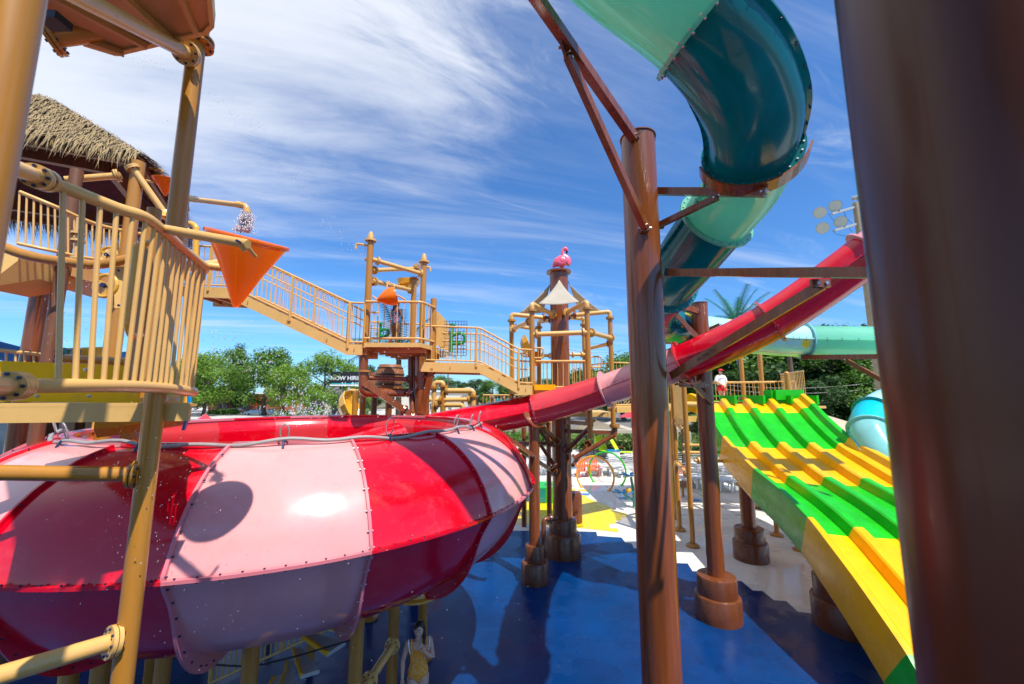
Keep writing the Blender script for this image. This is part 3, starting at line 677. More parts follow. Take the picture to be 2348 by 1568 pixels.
# corners read from the photo on the horizontal plane z
pl=[G(u,v,zp) for u,v in ((-60,20),(100,20),(190,98),(265,121),(470,72),(486,55),(470,-120),(200,-330),(-60,-330))]
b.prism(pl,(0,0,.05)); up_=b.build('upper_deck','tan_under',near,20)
b=MB()
for i in range(len(pl)): 
    p,q=pl[i],pl[(i+1)%len(pl)]; b.beam(p+V(0,0,.03),q+V(0,0,.03),.03,.1)
b.build('deck_fascia','tan_board',near,20)
for k in range(4):
    b=MB(); p=pl[0].lerp(pl[6],k/4+.1); q=pl[3].lerp(pl[5],k/4+.1); b.beam(p+V(0,0,-.03),q+V(0,0,-.03),.03,.05); b.build('deck_joist','tan_under',near,20)
rr=[pl[4]+V(-.02,0,.05),pl[5]+V(-.02,0,.05),pl[6]+V(-.02,0,.05)]
railing(near,rr,1.0,.08,.11,.03,.011)
# pipe spray foot of the black box under deck
b=MB(); q=P(125,48,2.2); b.box(q,(.12,.1,.05)); b.build('junction_box','black',near)
# lower railed deck
zt_=4.99; 
def RP(u,Y,z): 
    a,_=ray(u,900); return V(a*Y,Y,z)
# railing line (bottom rail slightly above eye)
ptsT=[P(96,412,1.9),P(160,435,2.0),P(270,478,2.22),P(330,497,2.36),P(372,528,2.55),P(415,567,2.85),P(455,600,3.12),P(470,612,3.22),P(462,625,3.36),P(430,640,3.6)]
ptsB=[P(20,884,1.78),P(90,884,1.9),P(170,884,2.05),P(260,885,2.28),P(330,887,2.55),P(400,892,2.95),P(438,897,3.22),P(440,899,3.34),P(420,899,3.6)]
top=MB().tube(catmull(ptsT,4),.034,14).build('railing','tan_rail',near)
MB().tube(catmull(ptsB,4),.036,14).build('bottom_rail','tan_rail',top)
cT=catmull(ptsT,10); cB=catmull(ptsB[1:],10)
def arcpt(c,f):
    L=[0]
    for a,b in zip(c,c[1:]): L.append(L[-1]+(b-a).length)
    d=f*L[-1]; j=0
    while j<len(L)-2 and L[j+1]<d: j+=1
    return c[j].lerp(c[j+1],(d-L[j])/max(1e-6,L[j+1]-L[j]))
for i in range(24):
    f=.04+.95*i/23; MB().cyl(arcpt(cB,f),arcpt(cT,f),.0125,10).build('baluster','tan_rail',top)
fpipe(near,P(-30,360,1.45),P(118,418,1.93),.036,.72,.86,'tan_rail','rail_coupling',1.6)
fpipe(near,P(-90,885,1.45),P(42,885,1.8),.04,.8,.93,'tan_rail','rail_coupling',1.6)
# two thick arms to the bucket
b=MB(); p0,p1=P(380,526,2.55),P(568,560,2.42); b.tube([p0,p1-(p1-p0).normalized()*.02,p1],[.031,.031,.026],18); b.cyl(P(552,557,2.4)+V(0,-.04,0),P(552,557,2.4)+V(0,.02,0),.009,8,1); b.build('bucket_arm',['tan_rail','bolt'],near)
b=MB(); b.cyl(P(448,606,3.2),P(545,618,3.35),.034,18); b.build('bucket_arm','tan_rail',near)
# lower fascia board + yellow panels
b=MB(); A,B=P(-40,947,2.75),P(436,944,3.05); b.beam(A,B,.03,.135); b.beam(A+V(0,.03,.05),B+V(0,.03,.05),.09,.02); b.build('deck_fascia','tan_board',near)
b=MB(); b.prism([A+V(0,.05,.02),B+V(-.1,.05,.02),B+V(-1.4,1.2,.03),A+V(-1,1.2,.03)],(0,0,.03)); b.build('deck','tan_board',near)
b=MB(); b.beam(P(-40,907,3.05),P(318,912,3.35),.03,.085); 
for u in (92,210): q=P(u,908,3.1); b.sphere(q+V(0,-.02,0),.014,8,1)
b.build('yellow_panel',['yellow_board','bolt_steel'],near)
b=MB(); b.beam(P(-40,846,3.2),P(330,858,3.6),.03,.14); b.sphere(P(197,848,3.3),.018,8,1); b.build('yellow_panel',['yellow_board','bolt_steel'],near)
b=MB(); b.beam(P(-40,872,3.3),P(330,882,3.7),.03,.12); b.build('yellow_panel','yellow_board',near)
b=MB(); b.tube([P(150,822,3.7),P(330,832,3.9)],.04,12); b.build('pipe','tan_post',near)
# yellow posts behind railing
for u0,v0,u1,v1,Y,r in ((352,480,302,930,3.5,.055),(346,560,322,900,4.4,.06)):
    q=P(u0,(v0+v1)/2,Y); vpost(near,q.x+(-.1 if u0==352 else 0),Y,r,P(u0,955,Y).z,P(u0,v0,Y).z,'post','tan_post')
# amber grab handle
b=MB(); pipe(b,[P(345,556,3.3),P(314,562,3.28),P(292,745,3.15),P(300,770,3.2),P(322,768,3.4)],.026,12,0,.1); b.build('grab_handle','amber_gel',near)
# second tower further left with stairs, wheel panel
mid=thing('play_structure','second tan play tower behind the near railing, with hand wheel panel and stair','play structure',V(-7,6,0))
tb=P(250,610,4.6)
b=MB(); pts=[P(-40,548,4.2),P(60,585,4.3),P(150,600,4.4),P(230,606,4.5),P(330,584,4.7)]; b.tube(catmull(pts,4),.055,12); b.build('ring_pipe','tan_post',mid)
b=MB(); b.prism([P(262,612,4.6),P(345,608,4.9),P(345,708,4.9),P(262,706,4.6)],(0,.03,0))
for u,v in ((272,620),(335,616),(272,700),(335,700),(300,700),(300,617),(318,660)): b.sphere(P(u,v,4.6),.016,6,1)
b.build('wheel_panel',['tan_board','bolt'],mid,20)
def wheel(p,r,t,lab=None):
    b=MB(); n=28; pts=[p+V(r*math.cos(2*math.pi*i/n),0,r*math.sin(2*math.pi*i/n)) for i in range(n+1)]; b.tube(pts,r*.16,10,caps=False)
    for k in range(3): q=2*math.pi*k/3+.5; b.beam(p,p+V(r*math.cos(q),0,r*math.sin(q)),r*.22,r*.3)
    b.cyl(p+V(0,-.04,0),p+V(0,.1,0),r*.22,12,1); return b.build('hand_wheel',['amber_gel','bolt'],t)
wheel(P(242,655,4.3),.125,mid); wheel(P(248,585,5.6),.12,mid)
b=MB(); b.prism([P(228,568,5.8),P(262,566,5.9),P(262,600,5.9),P(228,600,5.8)],(0,.03,0)); b.build('wheel_panel','tan_board',mid,20)
# background railings (upper walk and lower) of this tower
def rail2(t,pt,pb,n,rt,rb):
    top=MB().tube(catmull(pt,4) if len(pt)>2 else pt,rt,10).build('railing','tan_rail',t)
    MB().tube(catmull(pb,4) if len(pb)>2 else pb,rt*.85,10).build('bottom_rail','tan_rail',top)
    for i in range(n+1): MB().cyl(arcpt(pb,i/n),arcpt(pt,i/n),rb,8).build('baluster','tan_rail',top)
    return top
rail2(mid,[P(45,440,5.0),P(130,475,5.2),P(215,512,5.6),P(290,530,6.0),P(350,540,6.3)],[P(40,558,5.0),P(120,575,5.2),P(205,592,5.6),P(285,600,6.0),P(350,606,6.3)],22,.026,.011)
rail2(mid,[P(-30,800,5.5),P(110,815,5.8),P(232,835,6.3)],[P(-30,905,5.5),P(110,895,5.8),P(232,890,6.3)],13,.028,.012)
# stair / deck mass behind (upper left)
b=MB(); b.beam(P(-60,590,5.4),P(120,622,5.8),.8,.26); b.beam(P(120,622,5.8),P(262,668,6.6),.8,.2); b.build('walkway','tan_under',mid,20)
b=MB(); b.prism([P(-40,560,5.0),P(70,575,5.2),P(90,640,5.4),P(-40,660,5.0)],(0,.5,0)); b.build('wall_panel','tan_board',mid,20)
for u,v0,v1,Y,r,m in ((283,372,900,6.0,.09,'tan_post'),(133,390,960,5.6,.075,'wood_brown'),(82,640,830,6.6,.12,'brown_steel'),(252,560,960,6.4,.06,'amber_gel'),(318,700,960,5.6,.1,'tan_post')):  # brown on the second post stands for the shadow on it
    q=P(u,(v0+v1)/2,Y); vpost(mid,q.x,Y,r,0,P(u,v0,Y).z,'post',m)
fpipe(mid,P(150,412,5.6),P(278,402,5.9),.05,None,.93,'tan_rail')
fpipe(mid,P(300,380,5.9),P(385,500,6.2),.05,.04,None,'tan_rail')
fpipe(mid,P(235,830,6.0),P(345,834,6.0),.05,.1,.8,'tan_rail')
# valve pipe
b=MB(); pipe(b,[P(182,500,4.9),P(180,520,4.9),P(176,590,4.9),P(160,606,4.9)],.03,12,0,.05)
for v in (535,552,592): q=P(179,v,4.9); b.flange(q,(0,0,1),.07,.03,8)
b.build('valve_pipe',['tan_rail','bolt'],mid)
# rope net panel
def net(name,label,c,w,h,m,n=9,par=None,rz=0,d=.006):
    b=MB(); ax=V(math.cos(rz),math.sin(rz),0)
    for i in range(n+1):
        t=i/n-.5; b.tube([c+ax*t*w+V(0,0,-h/2),c+ax*t*w+V(0,0,h/2)],d,5); 
    k=max(2,int(n*h/w))
    for i in range(k+1):
        t=i/k-.5; b.tube([c+ax*(-w/2)+V(0,-.003,h*t),c+ax*(w/2)+V(0,-.003,h*t)],d,5)
    if par: return b.build('rope_net',m,par)
    return obj1(b,name,m,label,'net')
net('rope_net','black rope net hung below the rail behind the near railing',P(135,842,5.6),.55,.5,'net_blue',8,mid)
# thatched hut
hut=thing('thatched_roof','shaggy palm thatch hip roof with brown wood soffit at upper left','thatched roof',P(150,330,6.5))
c1,c2,c3,c4=P(-60,455,5.4),P(332,372,6.3),P(150,405,9.5),P(-300,420,9.2)   # eaves corners
zE=(P(-60,240,5.2).z+P(330,372,6.3).z)/2
e1=P(-140,225,4.6); zE=P(325,372,6.2).z; e2=P(325,372,6.2)
E1=V(e2.x-3.4,e2.y-1.7,zE); E2=e2; E3=V(e2.x-1.9,e2.y+3.4,zE); E4=V(E1.x-1.9,E1.y+3.4,zE)
cen=(E1+E2+E3+E4)/4; apex=cen+V(-.2,0,1.75)
b=MB()
for a_,b_ in ((E1,E2),(E2,E3),(E3,E4),(E4,E1)): b.add([a_,b_,apex],[(0,1,2)])
b.build('roof_boards','wood_brown',hut,0)
b=MB(); 
for a_,b_ in ((E1,E2),(E2,E3),(E3,E4),(E4,E1)): b.beam(a_+V(0,0,-.04),b_+V(0,0,-.04),.06,.1)
for a_ in (E1,E2,E3,E4): b.beam(a_,apex,.06,.09)
ins=[e.lerp(cen,.3)+V(0,0,-.05) for e in (E1,E2,E3,E4)]
for i in range(4): b.beam(ins[i]+V(0,0,.1),ins[(i+1)%4]+V(0,0,.1),.1,.22)
b.build('soffit_frame','wood_brown',hut,20)
random.seed(11)
for si,(a_,b_) in enumerate(((E1,E2),(E2,E3),(E3,E4),(E4,E1))):
    b=MB(); w=(b_-a_); nrm=(b_-a_).cross(apex-a_).normalized()
    if nrm.z<0: nrm=-nrm
    down=((a_+b_)/2-apex).normalized()
    L=(apex-(a_+b_)/2).length
    for row in range(22):
        f=row/22; ra=a_.lerp(apex,f); rb=b_.lerp(apex,f); cnt=int(330*(1-f))+8
        for i in range(cnt):
            t=(i+random.random())/cnt; p=ra.lerp(rb,t)+nrm*(.1+random.random()*.05); ln=random.uniform(.28,.5); dr=(down+V(random.uniform(-.25,.25),random.uniform(-.25,.25),random.uniform(-.1,.1))+nrm*.03).normalized()
            s=w.normalized()*random.uniform(.004,.011); p0=p-dr*.15; p1=p+dr*ln*.5+nrm*.02; p2=p+dr*ln+V(0,0,-random.uniform(.06,.2))
            b.add([p0-s,p0+s,p1+s*.9,p1-s*.9,p2],[(0,1,2,3),(3,2,4)])
    b.build('thatch','thatch',hut,0)
# hut post
# small bucket dumpers far left background
def cone_bucket(name,label,c,r,h,tilt,az,m='orange_gel',parent=None,cat='water bucket'):
    b=MB(); prof=[(0,-h),(r*.06,-h*.985),(r*.12,-h*.94),(r*.5,-h*.5),(r*.96,-.03),(r*1.0,-.01),(r*1.02,0),(r*.99,.004),(r*.94,-.03),(r*.48,-h*.48),(.0,-h*.85)]
    b.lathe((prof[:5]+[(r*1.0,-.02),(r*1.045,-.018),(r*1.06,-.004),(r*1.045,.01),(r*1.01,.012),(r*.97,-.01)]) if h>.4 else prof,(0,0,0),40); rot=Matrix.Rotation(az,3,'Z')@Matrix.Rotation(tilt,3,'X')
    b.v=[c+rot@v for v in b.v]; o=b.build(name if not parent else 'bucket',m,parent,45,c)
    if not parent: tag(o,label,cat)
    return o
bk=thing('tipping_bucket','large orange cone shaped tipping bucket under a running tap','water bucket',P(575,540,3.05),'orange tipping buckets')
cone_bucket('','',P(578,538,2.85),.258,.53,R(13),0,'orange_gel',bk)
def shift_tilt(): pass
b=MB(); q=P(559,570,2.44); b.cyl(q+V(0,0,.04),q+V(0,.12,-.01),.011,10); b.sphere(q,.022,8); b.build('pivot','tan_rail',bk)
ch=bk.children
for o in ch:
    if o.name.startswith('bucket'): o.rotation_euler=(0,R(15),0)
fp=thing('water_tap','tan plastic pipe elbowing over the orange bucket with water gushing out','water tap',P(425,520,3.3))
b=MB(); pipe(b,[P(418,640,3.3),P(427,455,3.3),P(564,472,3.05),P(566,486,3.05)],.0215,14,0,.045)
for (u0,v0,u1,v1) in ((424,470,426,482),(421,548,421,566),(424,530,424,540)):
    b.cyl(P(u0,v0,3.3),P(u1,v1,3.3),.028,14)
for (u0,v0,y0,u1,v1,y1) in ((437,455,3.29,448,457,3.28),(545,469,3.09,556,471,3.07)): b.cyl(P(u0,v0,y0),P(u1,v1,y1),.027,14)
b.cyl(P(566,480,3.05),P(566,488,3.05),.028,14)
b.build('pipe','tan_rail',fp)
b=MB(); random.seed(3)
top_=P(566,488,3.05)
for i in range(900):
    t=random.random()**.8; p=top_+V(random.gauss(-.012*t,.018+.02*t),random.gauss(0,.02),-.16*t); b.sphere(p,random.uniform(.002,.006),6,0,(1,1,random.uniform(1,2.4)))
tag(b.build('falling_water','foam',None,60,origin=top_),'frothy water falling from the tap into the big orange bucket','water',None,'stuff')
# small orange bucket & yellow scoop behind post
bk2=thing('tipping_bucket','small orange tipping bucket half hidden behind the left tan post','water bucket',P(376,418,6.5),'orange tipping buckets')
cone_bucket('','',P(377,410,6.5),.18,.3,R(10),0,'orange_gel',bk2)
b=MB(); pipe(b,[P(334,428,6.5),P(333,385,6.5),P(372,390,6.5),P(373,396,6.5)],.018,8,0,.03); b.build('tap_pipe','tan_rail',bk2)
b=MB(); b.cyl(P(352,418,6.4),P(330,412,6.4),.02,8); b.build('pivot_arm','tan_rail',bk2)
sc=thing('water_scoop','yellow round bowl on a slanted yellow chute behind the left post','water chute',P(400,500,4.5))
b=MB(); b.lathe([(0,-.06),(.11,-.04),(.155,.0),(.165,.02),(.15,.02),(.1,-.02),(0,-.04)],(0,0,0),28); c=P(390,492,4.5); rt_=Matrix.Rotation(R(32),3,'X')@Matrix.Rotation(R(12),3,'Y'); b.v=[c+rt_@v for v in b.v]; b.build('bowl','amber_gel',sc)
b=MB(); b.beam(P(392,500,4.5),P(425,535,4.4),.1,.1); b.build('chute','yellow_gel',sc)
b=MB(); pipe(b,[P(385,512,4.3),P(438,512,4.3),P(450,520,4.3),P(448,600,4.3)],.03,12,0,.1); b.build('handle','amber_gel',sc)
# curved deck ring behind near railing right end
b=MB(); pipe(b,[P(395,604,4.2),P(420,615,4.2),P(520,600,4.6)],.045,12,0,.1); b.flange(P(418,612,4.2),(1,0,0),.08,.04,8); b.build('pipe',['tan_rail','bolt'],mid)
net('rope_net','',P(432,548,5.2),.16,.4,'net_blue',5,mid)
# yellow boat-like scoop with blue edge under deck
yb=thing('tipping_trough','big yellow water trough with blue edge hanging under the left deck','water trough',P(390,930,3.9))
b=MB(); pr=[(0,0),(.13,-.02),(.24,-.1),(.3,-.22),(.3,-.34)]
n=14; vs=[];fs=[]
Lq=P(250,918,3.9); Rq=P(455,905,4.3)
for i in range(n+1):
    t=i/n; c=Lq.lerp(Rq,t); s=1-.12*t
    vs+=[c+V(0,-.1,0),c+V(0.02,-.13,-.12*s),c+V(-.03,-.08,-.27*s),c+V(-.12,.05,-.36*s)]
for i in range(n):
    for j in range(3): fs.append((i*4+j,i*4+4+j,i*4+5+j,i*4+1+j))
b.add(vs,fs); b.build('trough','amber_gel',yb)
b=MB(); b.tube([Rq+V(0,-.12,.02),Rq+V(.03,-.14,-.1),Rq+V(-.02,-.1,-.26),Rq+V(-.12,.0,-.36)],.02,8); b.build('blue_edge','blue_plastic',yb)
b=MB(); b.prism([P(378,905,3.9),P(412,905,4.0),P(412,925,4.0),P(378,925,3.9)],(0,-.02,0)); 
for u in (382,408): b.cyl(P(u,915,3.85),P(u,915,3.95),.018,8,1)
b.build('bracket',['tan_board','bolt_steel'],yb)
# small cable loop etc: salmon pyramid roof pieces seen low left
pyr=thing('shade_roof','salmon pink pyramid roof seen low behind the bowl rim at left','roof',P(470,965,25))
b=MB(); q=P(470,948,24); b.lathe([(1.3,-.9),(.0,.0)],q,4); b.lathe([(1.3,-.9),(1.3,-1.0)],q,4); b.build('roof_panel','coral_gel',pyr,0)
for a_ in (45,135,225,315): b=MB(); b.cyl((q.x+1.0*math.cos(R(a_)),q.y+1.0*math.sin(R(a_)),0),(q.x+1.0*math.cos(R(a_)),q.y+1.0*math.sin(R(a_)),q.z-.8),.1,8); b.build('post','tan_post',pyr)
# ---------------------------------------------------------------- bridges and towers
def ZM(k,ox,oy):
    return lambda x,y,Y: P((ox+x/k)/1.0908,(oy+y/k)/1.0908,Y)
Z4=ZM(3.0157,460,560); Z6=ZM(3.0148,1060,560); Z8=ZM(3.5635,1280,1000)
def bridge(name,label,near_top,posts,dy,h,lowz,cross=7,extra=(),loc=None,sp=.13,depth=.26,m='tan_board'):
    t=thing(name,label,'bridge',loc if loc is not None else near_top[len(near_top)//2])
    for s in (0,1):
        pts=[p+V(0,dy*s,0) for p in near_top]; b=MB()
        for a,c in zip(pts,pts[1:]):
            b.add([a+V(0,-.03,0),c+V(0,-.03,0),c+V(0,-.03,-depth),a+V(0,-.03,-depth),a+V(0,.03,0),c+V(0,.03,0),c+V(0,.03,-depth),a+V(0,.03,-depth)],[(0,3,2,1),(4,5,6,7),(0,1,5,4),(3,7,6,2)])
        b.add([pts[0]+V(0,-.03,0),pts[0]+V(0,-.03,-depth),pts[0]+V(0,.03,-depth),pts[0]+V(0,.03,0)],[(0,1,2,3)])
        for a,c in zip(pts,pts[1:]):
            n=max(1,int((c-a).length/1.0))
            for i in range(n): q=a.lerp(c,(i+.5)/n)+V(0,-.035,-depth*.5); b.box(q,(.012,.03,.07),1)
        b.build('stringer',[m,'tan_post'],t,20)
        railing(t,[p+V(0,0,0) for p in pts],h,lowz,sp,.026,.0105,mids=extra if s else ())
        rr=t.children[-1]
        for f in posts:
            i=int(f); q=pts[i].lerp(pts[min(i+1,len(pts)-1)],f-i); b=MB(); b.beam(q+V(0,-.04,-.1),q+V(0,-.04,h),.05,.05); b.build('rail_post','tan_rail',t)
    for a,c in zip(near_top,near_top[1:]):
        n=max(1,int((c-a).length/.33)); sl=abs(c.z-a.z)/(c-a).length>.15
        for i in range(n):
            q=a.lerp(c,(i+.5)/n)
            b=MB()
            if sl: b.box(q+V(0,dy/2,-.03),(.33,dy-.08,.035)); b.beam(q+V(.14 if c.z<a.z else -.14,.05,-.14),q+V(.14 if c.z<a.z else -.14,dy-.05,-.14),.03,.12); b.build('stair_tread','tan_under',t,20)
            else: b.box(q+V(0,dy/2,-.05),((c-a).length/n-.01,dy-.08,.04)); b.beam(q+V(0,.05,-.14),q+V(0,dy-.05,-.14),.05,.12); b.build('deck_board','tan_under',t,20)
    return t
yy=9.6
bridge('stair_bridge','tan stair bridge sloping down from behind the orange bucket to the bucket tower',
  [Z4(-30,468,yy),Z4(345,484,yy),Z4(1235,908,yy+.15),Z4(1345,910,yy+.2)],(0.6,1.52,2.05),1.15,1.05,.06,extra=(.78,.6))
bridge('stair_bridge','lower tan stair bridge between the bucket tower and the umbrella tower',
  [Z6(-20,1040,10.6),Z6(418,1052,10.8),Z6(715,1212,10.95),Z6(815,1216,11.0)],(0.95,2.0),1.15,.98,.06,extra=(.74,.5))
# lattice/stringer supports under the first bridge: round pipe
tw=thing('bucket_tower','small railed play tower with round topped tan posts between two stair bridges','play tower',Z4(1600,905,11))
pz=Z4(1500,897,10.0).z
FL=[Z4(1362,895,10.0),Z4(1782,888,10.05),Z4(1850,905,10.6),Z4(1850,905,10.6)+V(-.2,2.2,0),Z4(1385,895,10)+V(0,2.9,0)]
FL=[V(p.x,p.y,pz) for p in FL]; FL[2]=V(FL[2].x+.05,10.7,pz); FL[3]=V(FL[2].x,12.9,pz); FL[4]=V(FL[0].x+.1,12.9,pz)
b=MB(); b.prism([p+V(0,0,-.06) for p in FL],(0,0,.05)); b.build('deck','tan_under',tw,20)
b=MB()
for i in range(5): b.beam(FL[i]+V(0,0,-.05),FL[(i+1)%5]+V(0,0,-.05),.04,.11)
b.build('deck_fascia','tan_board',tw,20)
for k in range(5):
    y=10.4+k*.5; b=MB(); b.beam(V(FL[0].x+.1,y,pz-.14),V(FL[2].x-.1,y,pz-.14),.06,.14); b.build('joist','tan_under',tw,20)
railing(tw,[FL[0]+V(-.02,0,0),FL[1],FL[2]+V(.05,0,.0)],1.07,.12,.155,.034,.0115)
railing(tw,[FL[4],FL[3]],1.0,.1,.155,.026,.0105)
b=MB()
for i in range(9): q=FL[2].lerp(FL[3],.1+i*.1)+V(.05,0,0); b.beam(q+V(0,0,.12),q+V(0,0,1.0),.012,.15)
b.build('slat_panel','tan_board',tw,20)
def cap_post(x,y,r,z0,z1,m='tan_post',cap=True,brown=None,bz=0):
    if brown: vpost(tw,x,y,r*1.15,bz,brown,'lower_post','brown_steel'); z0=brown; c=MB(); c.flange((x,y,brown),(0,0,1),r*1.8,.05,8); c.build('flange',['tan_post','bolt'],tw)
    vpost(tw,x,y,r,z0,z1,'post',m)
    if cap: c=MB(); c.flange((x,y,z1),(0,0,1),r*1.75,.05,8); c.lathe([(r*.95,z1+.03),(r*.9,z1+.12),(r*.6,z1+.22),(0,z1+.26)],(x,y,0),18); c.build('post_cap',['tan_rail','bolt'],tw)
p=Z4(1408,110,10.2); cap_post(p.x,10.2,.085,0,Z4(1408,125,10.2).z,brown=Z4(1370,1110,10.2).z,bz=Z4(1352,1230,10.2).z)
p=Z4(1384,600,11.3); cap_post(p.x,11.3,.085,0,Z4(1384,270,11.3).z)
p=Z4(1803,500,11.2); cap_post(p.x,11.2,.085,pz-1,Z4(1803,285,11.2).z)
p=Z4(1730,600,12.6); cap_post(p.x,12.6,.085,pz-1,Z4(1730,415,12.6).z,cap=False)
c=MB(); c.flange((p.x,12.6,Z4(1730,412,12.6).z),(0,0,1),.15,.05,8); c.build('flange',['tan_post','bolt'],tw)
p=Z4(1877,800,10.75); cap_post(p.x,10.75,.085,0,Z4(1877,565,10.75).z,cap=False,brown=Z4(1860,1098,10.75).z,bz=Z4(1860,1135,10.75).z)
fpipe(tw,Z4(1420,268,10.2),Z4(1800,378,11.2),.06,.1,.95,'tan_rail'); fpipe(tw,Z4(1418,350,10.3),Z4(1760,335,12.6),.06,.04,None,'tan_rail')
fpipe(tw,Z4(1418,430,10.2),Z4(1720,502,12.5),.065,.04,.95,'tan_rail'); fpipe(tw,Z4(1745,330,12.6),Z4(1800,300,11.2),.06,.2,None,'tan_rail')
for pts in (((1385,165,10.2),(1320,150,10.2),(1297,155,10.2),(1296,188,10.2)),((1820,325,11.2),(1855,328,11.2),(1857,358,11.2))):
    b=MB(); pipe(b,[Z4(*q) for q in pts],.03,10,0,.04); b.build('spray_nozzle','tan_rail',tw)
# dangling cords
for u,v0,v1,Y in ((1368,165,230,10.2),(1787,380,560,11.2)):
    b=MB(); b.tube([Z4(u,v0,Y),Z4(u,v1,Y)],.006,5); b.build('pull_cord','tan_rail',tw)
# brown understructure
def bp(pts,r,name='frame_pipe'): b=MB(); pipe(b,pts,r,16,0,.22); return b.build(name,'brown_steel',tw)
bp([Z4(1355,900,10.2),Z4(1352,1150,10.2),Z4(1352,1272,10.2),Z4(1440,1274,10.3),Z4(1700,1272,10.9)],.115)
fpipe(tw,Z4(1385,1160,10.3),Z4(1700,1172,10.9),.06,None,.95,'brown_steel','frame_pipe')
b=MB(); b.beam(Z4(1355,1195,10.1),Z4(1730,1450,10.7),.09,.16); b.build('diagonal_brace','brown_steel',tw,20)
b=MB(); b.beam(Z4(1868,1110,10.7),Z4(1790,1430,10.8),.1,.16); b.build('diagonal_brace','brown_steel',tw,20)
bp([Z4(1800,1000,11.0),Z4(1790,1560,11.0)],.2,'column'); bp([Z4(1740,1010,11.6),Z4(1748,1560,11.6)],.17,'column')
cc=Z4(1790,1500,11.0); b=MB(); b.cyl((cc.x,cc.y,0),(cc.x,cc.y,4.6),.2,24); b.build('column','brown_steel',tw)
for q in ((1722,1460,10.6),(1660,1405,10.55),(1700,1270,10.75)):
    b=MB(); c=Z4(*q); b.flange(c,V(1,0,-.6),.14,.06,8); b.build('flange',['brown_steel','bolt'],tw)
bp([Z4(1710,1000,11.2),Z4(1710,1180,11.2),Z4(1725,1440,10.9)],.08); fpipe(tw,Z4(1745,1165,10.9),Z4(1880,1145,10.8),.06,None,None,'brown_steel','frame_pipe')
# yellow bracket plate
b=MB(); b.prism([Z4(1775,1000,10.6),Z4(1818,1000,10.6),Z4(1818,1110,10.6),Z4(1775,1110,10.6)],(0,.05,0)); b.build('bracket','yellow_gel',tw,20)
b=MB(); b.prism([Z4(1340,905,10.1),Z4(1380,905,10.1),Z4(1380,985,10.1),Z4(1340,985,10.1)],(0,-.04,0)); 
for v in (930,960): b.sphere(Z4(1348,v,10.05),.02,6,1)
b.build('bracket',['tan_under','bolt'],tw,20)
# small tipping bucket on the tower
bk3=thing('tipping_bucket','small rounded orange tipping bucket tilted in front of the bucket tower rail','water bucket',Z4(1545,550,9.7),'orange tipping buckets')
b=MB(); prof=[(.0,-.46),(.05,-.44),(.16,-.3),(.25,-.14),(.3,.02),(.3,.12),(.28,.12),(.24,-.05),(.0,-.3)]; b.lathe(prof,(0,0,0),28); rt_=Matrix.Rotation(R(-55),3,'Y')@Matrix.Rotation(R(12),3,'X')
rt_=Matrix.Rotation(R(28),3,'Z')@Matrix.Rotation(R(70),3,'Y'); c=Z4(1560,548,9.75)
b.v=[c+rt_@Vector((v.x*.78,v.y*.78,v.z*.75)) for v in b.v]; b.build('bucket','orange_gel',bk3)
for pts in (((1422,545,9.7),(1470,580,9.7)),((1575,540,9.6),(1612,540,9.6),(1668,572,9.7))):
    b=MB(); b.tube([Z4(*q) for q in pts],.022,8); b.build('swing_arm','tan_rail',bk3)
b=MB(); pipe(b,[Z4(1532,432,9.9),Z4(1585,460,9.7),Z4(1582,500,9.7)],.016,8,0,.03); b.tube([Z4(1533,432,9.9),Z4(1530,480,9.8)],.012,6); b.build('swing_arm','tan_rail',bk3)
sc2=thing('water_scoop','yellow scoop chute behind the back post of the bucket tower','water chute',Z4(1700,450,12.9))
b=MB(); b.lathe([(0,-.2),(.2,-.19),(.34,-.1),(.38,.06),(.36,.06),(.3,-.08),(0,-.16)],Z4(1690,440,12.9),28); b.beam(Z4(1660,470,12.8),Z4(1608,478,12.3),.25,.1); b.build('scoop','amber_gel',sc2)
# rope nets with green pipe twist
def netthing(f,q0,w,h,lab,m='net_blue',Y=10.5):
    t=thing('rope_net',lab,'rope net',q0); b=MB(); n=9
    for i in range(n+1): x=i/n-.5; b.tube([q0+V(x*w,0,-h/2),q0+V(x*w,0,h/2)],.008,4)
    for i in range(n+2): z=i/(n+1)-.5; b.tube([q0+V(-w/2,0,z*h),q0+V(w/2,0,z*h)],.008,4)
    b.build('net',m,t); b=MB(); c=q0+V(0,-.08,0); s=h*.5
    pipe(b,[c+V(-.05*s,0,.8*s),c+V(-.1*s,0,.1*s),c+V(-.1*s,0,-.8*s)],.05,10); pipe(b,[c+V(-.1*s,0,.1*s),c+V(.35*s,0,.3*s),c+V(.7*s,0,.1*s),c+V(.6*s,0,-.3*s),c+V(-.1*s,0,-.35*s)],.05,10)
    b.flange(c+V(-.06*s,0,.75*s),(0,0,1),.09,.05,6); b.build('pipe_maze',['pipe_green','bolt'],t)
netthing(None,Z6(224,862,11.85),.78,1.05,'dark rope net with green bent pipes on the lower stair bridge rail')
netthing(None,Z4(1490,820,12.7),.85,.75,'tan rope net with green bent pipes at the back of the bucket tower','net_tan')
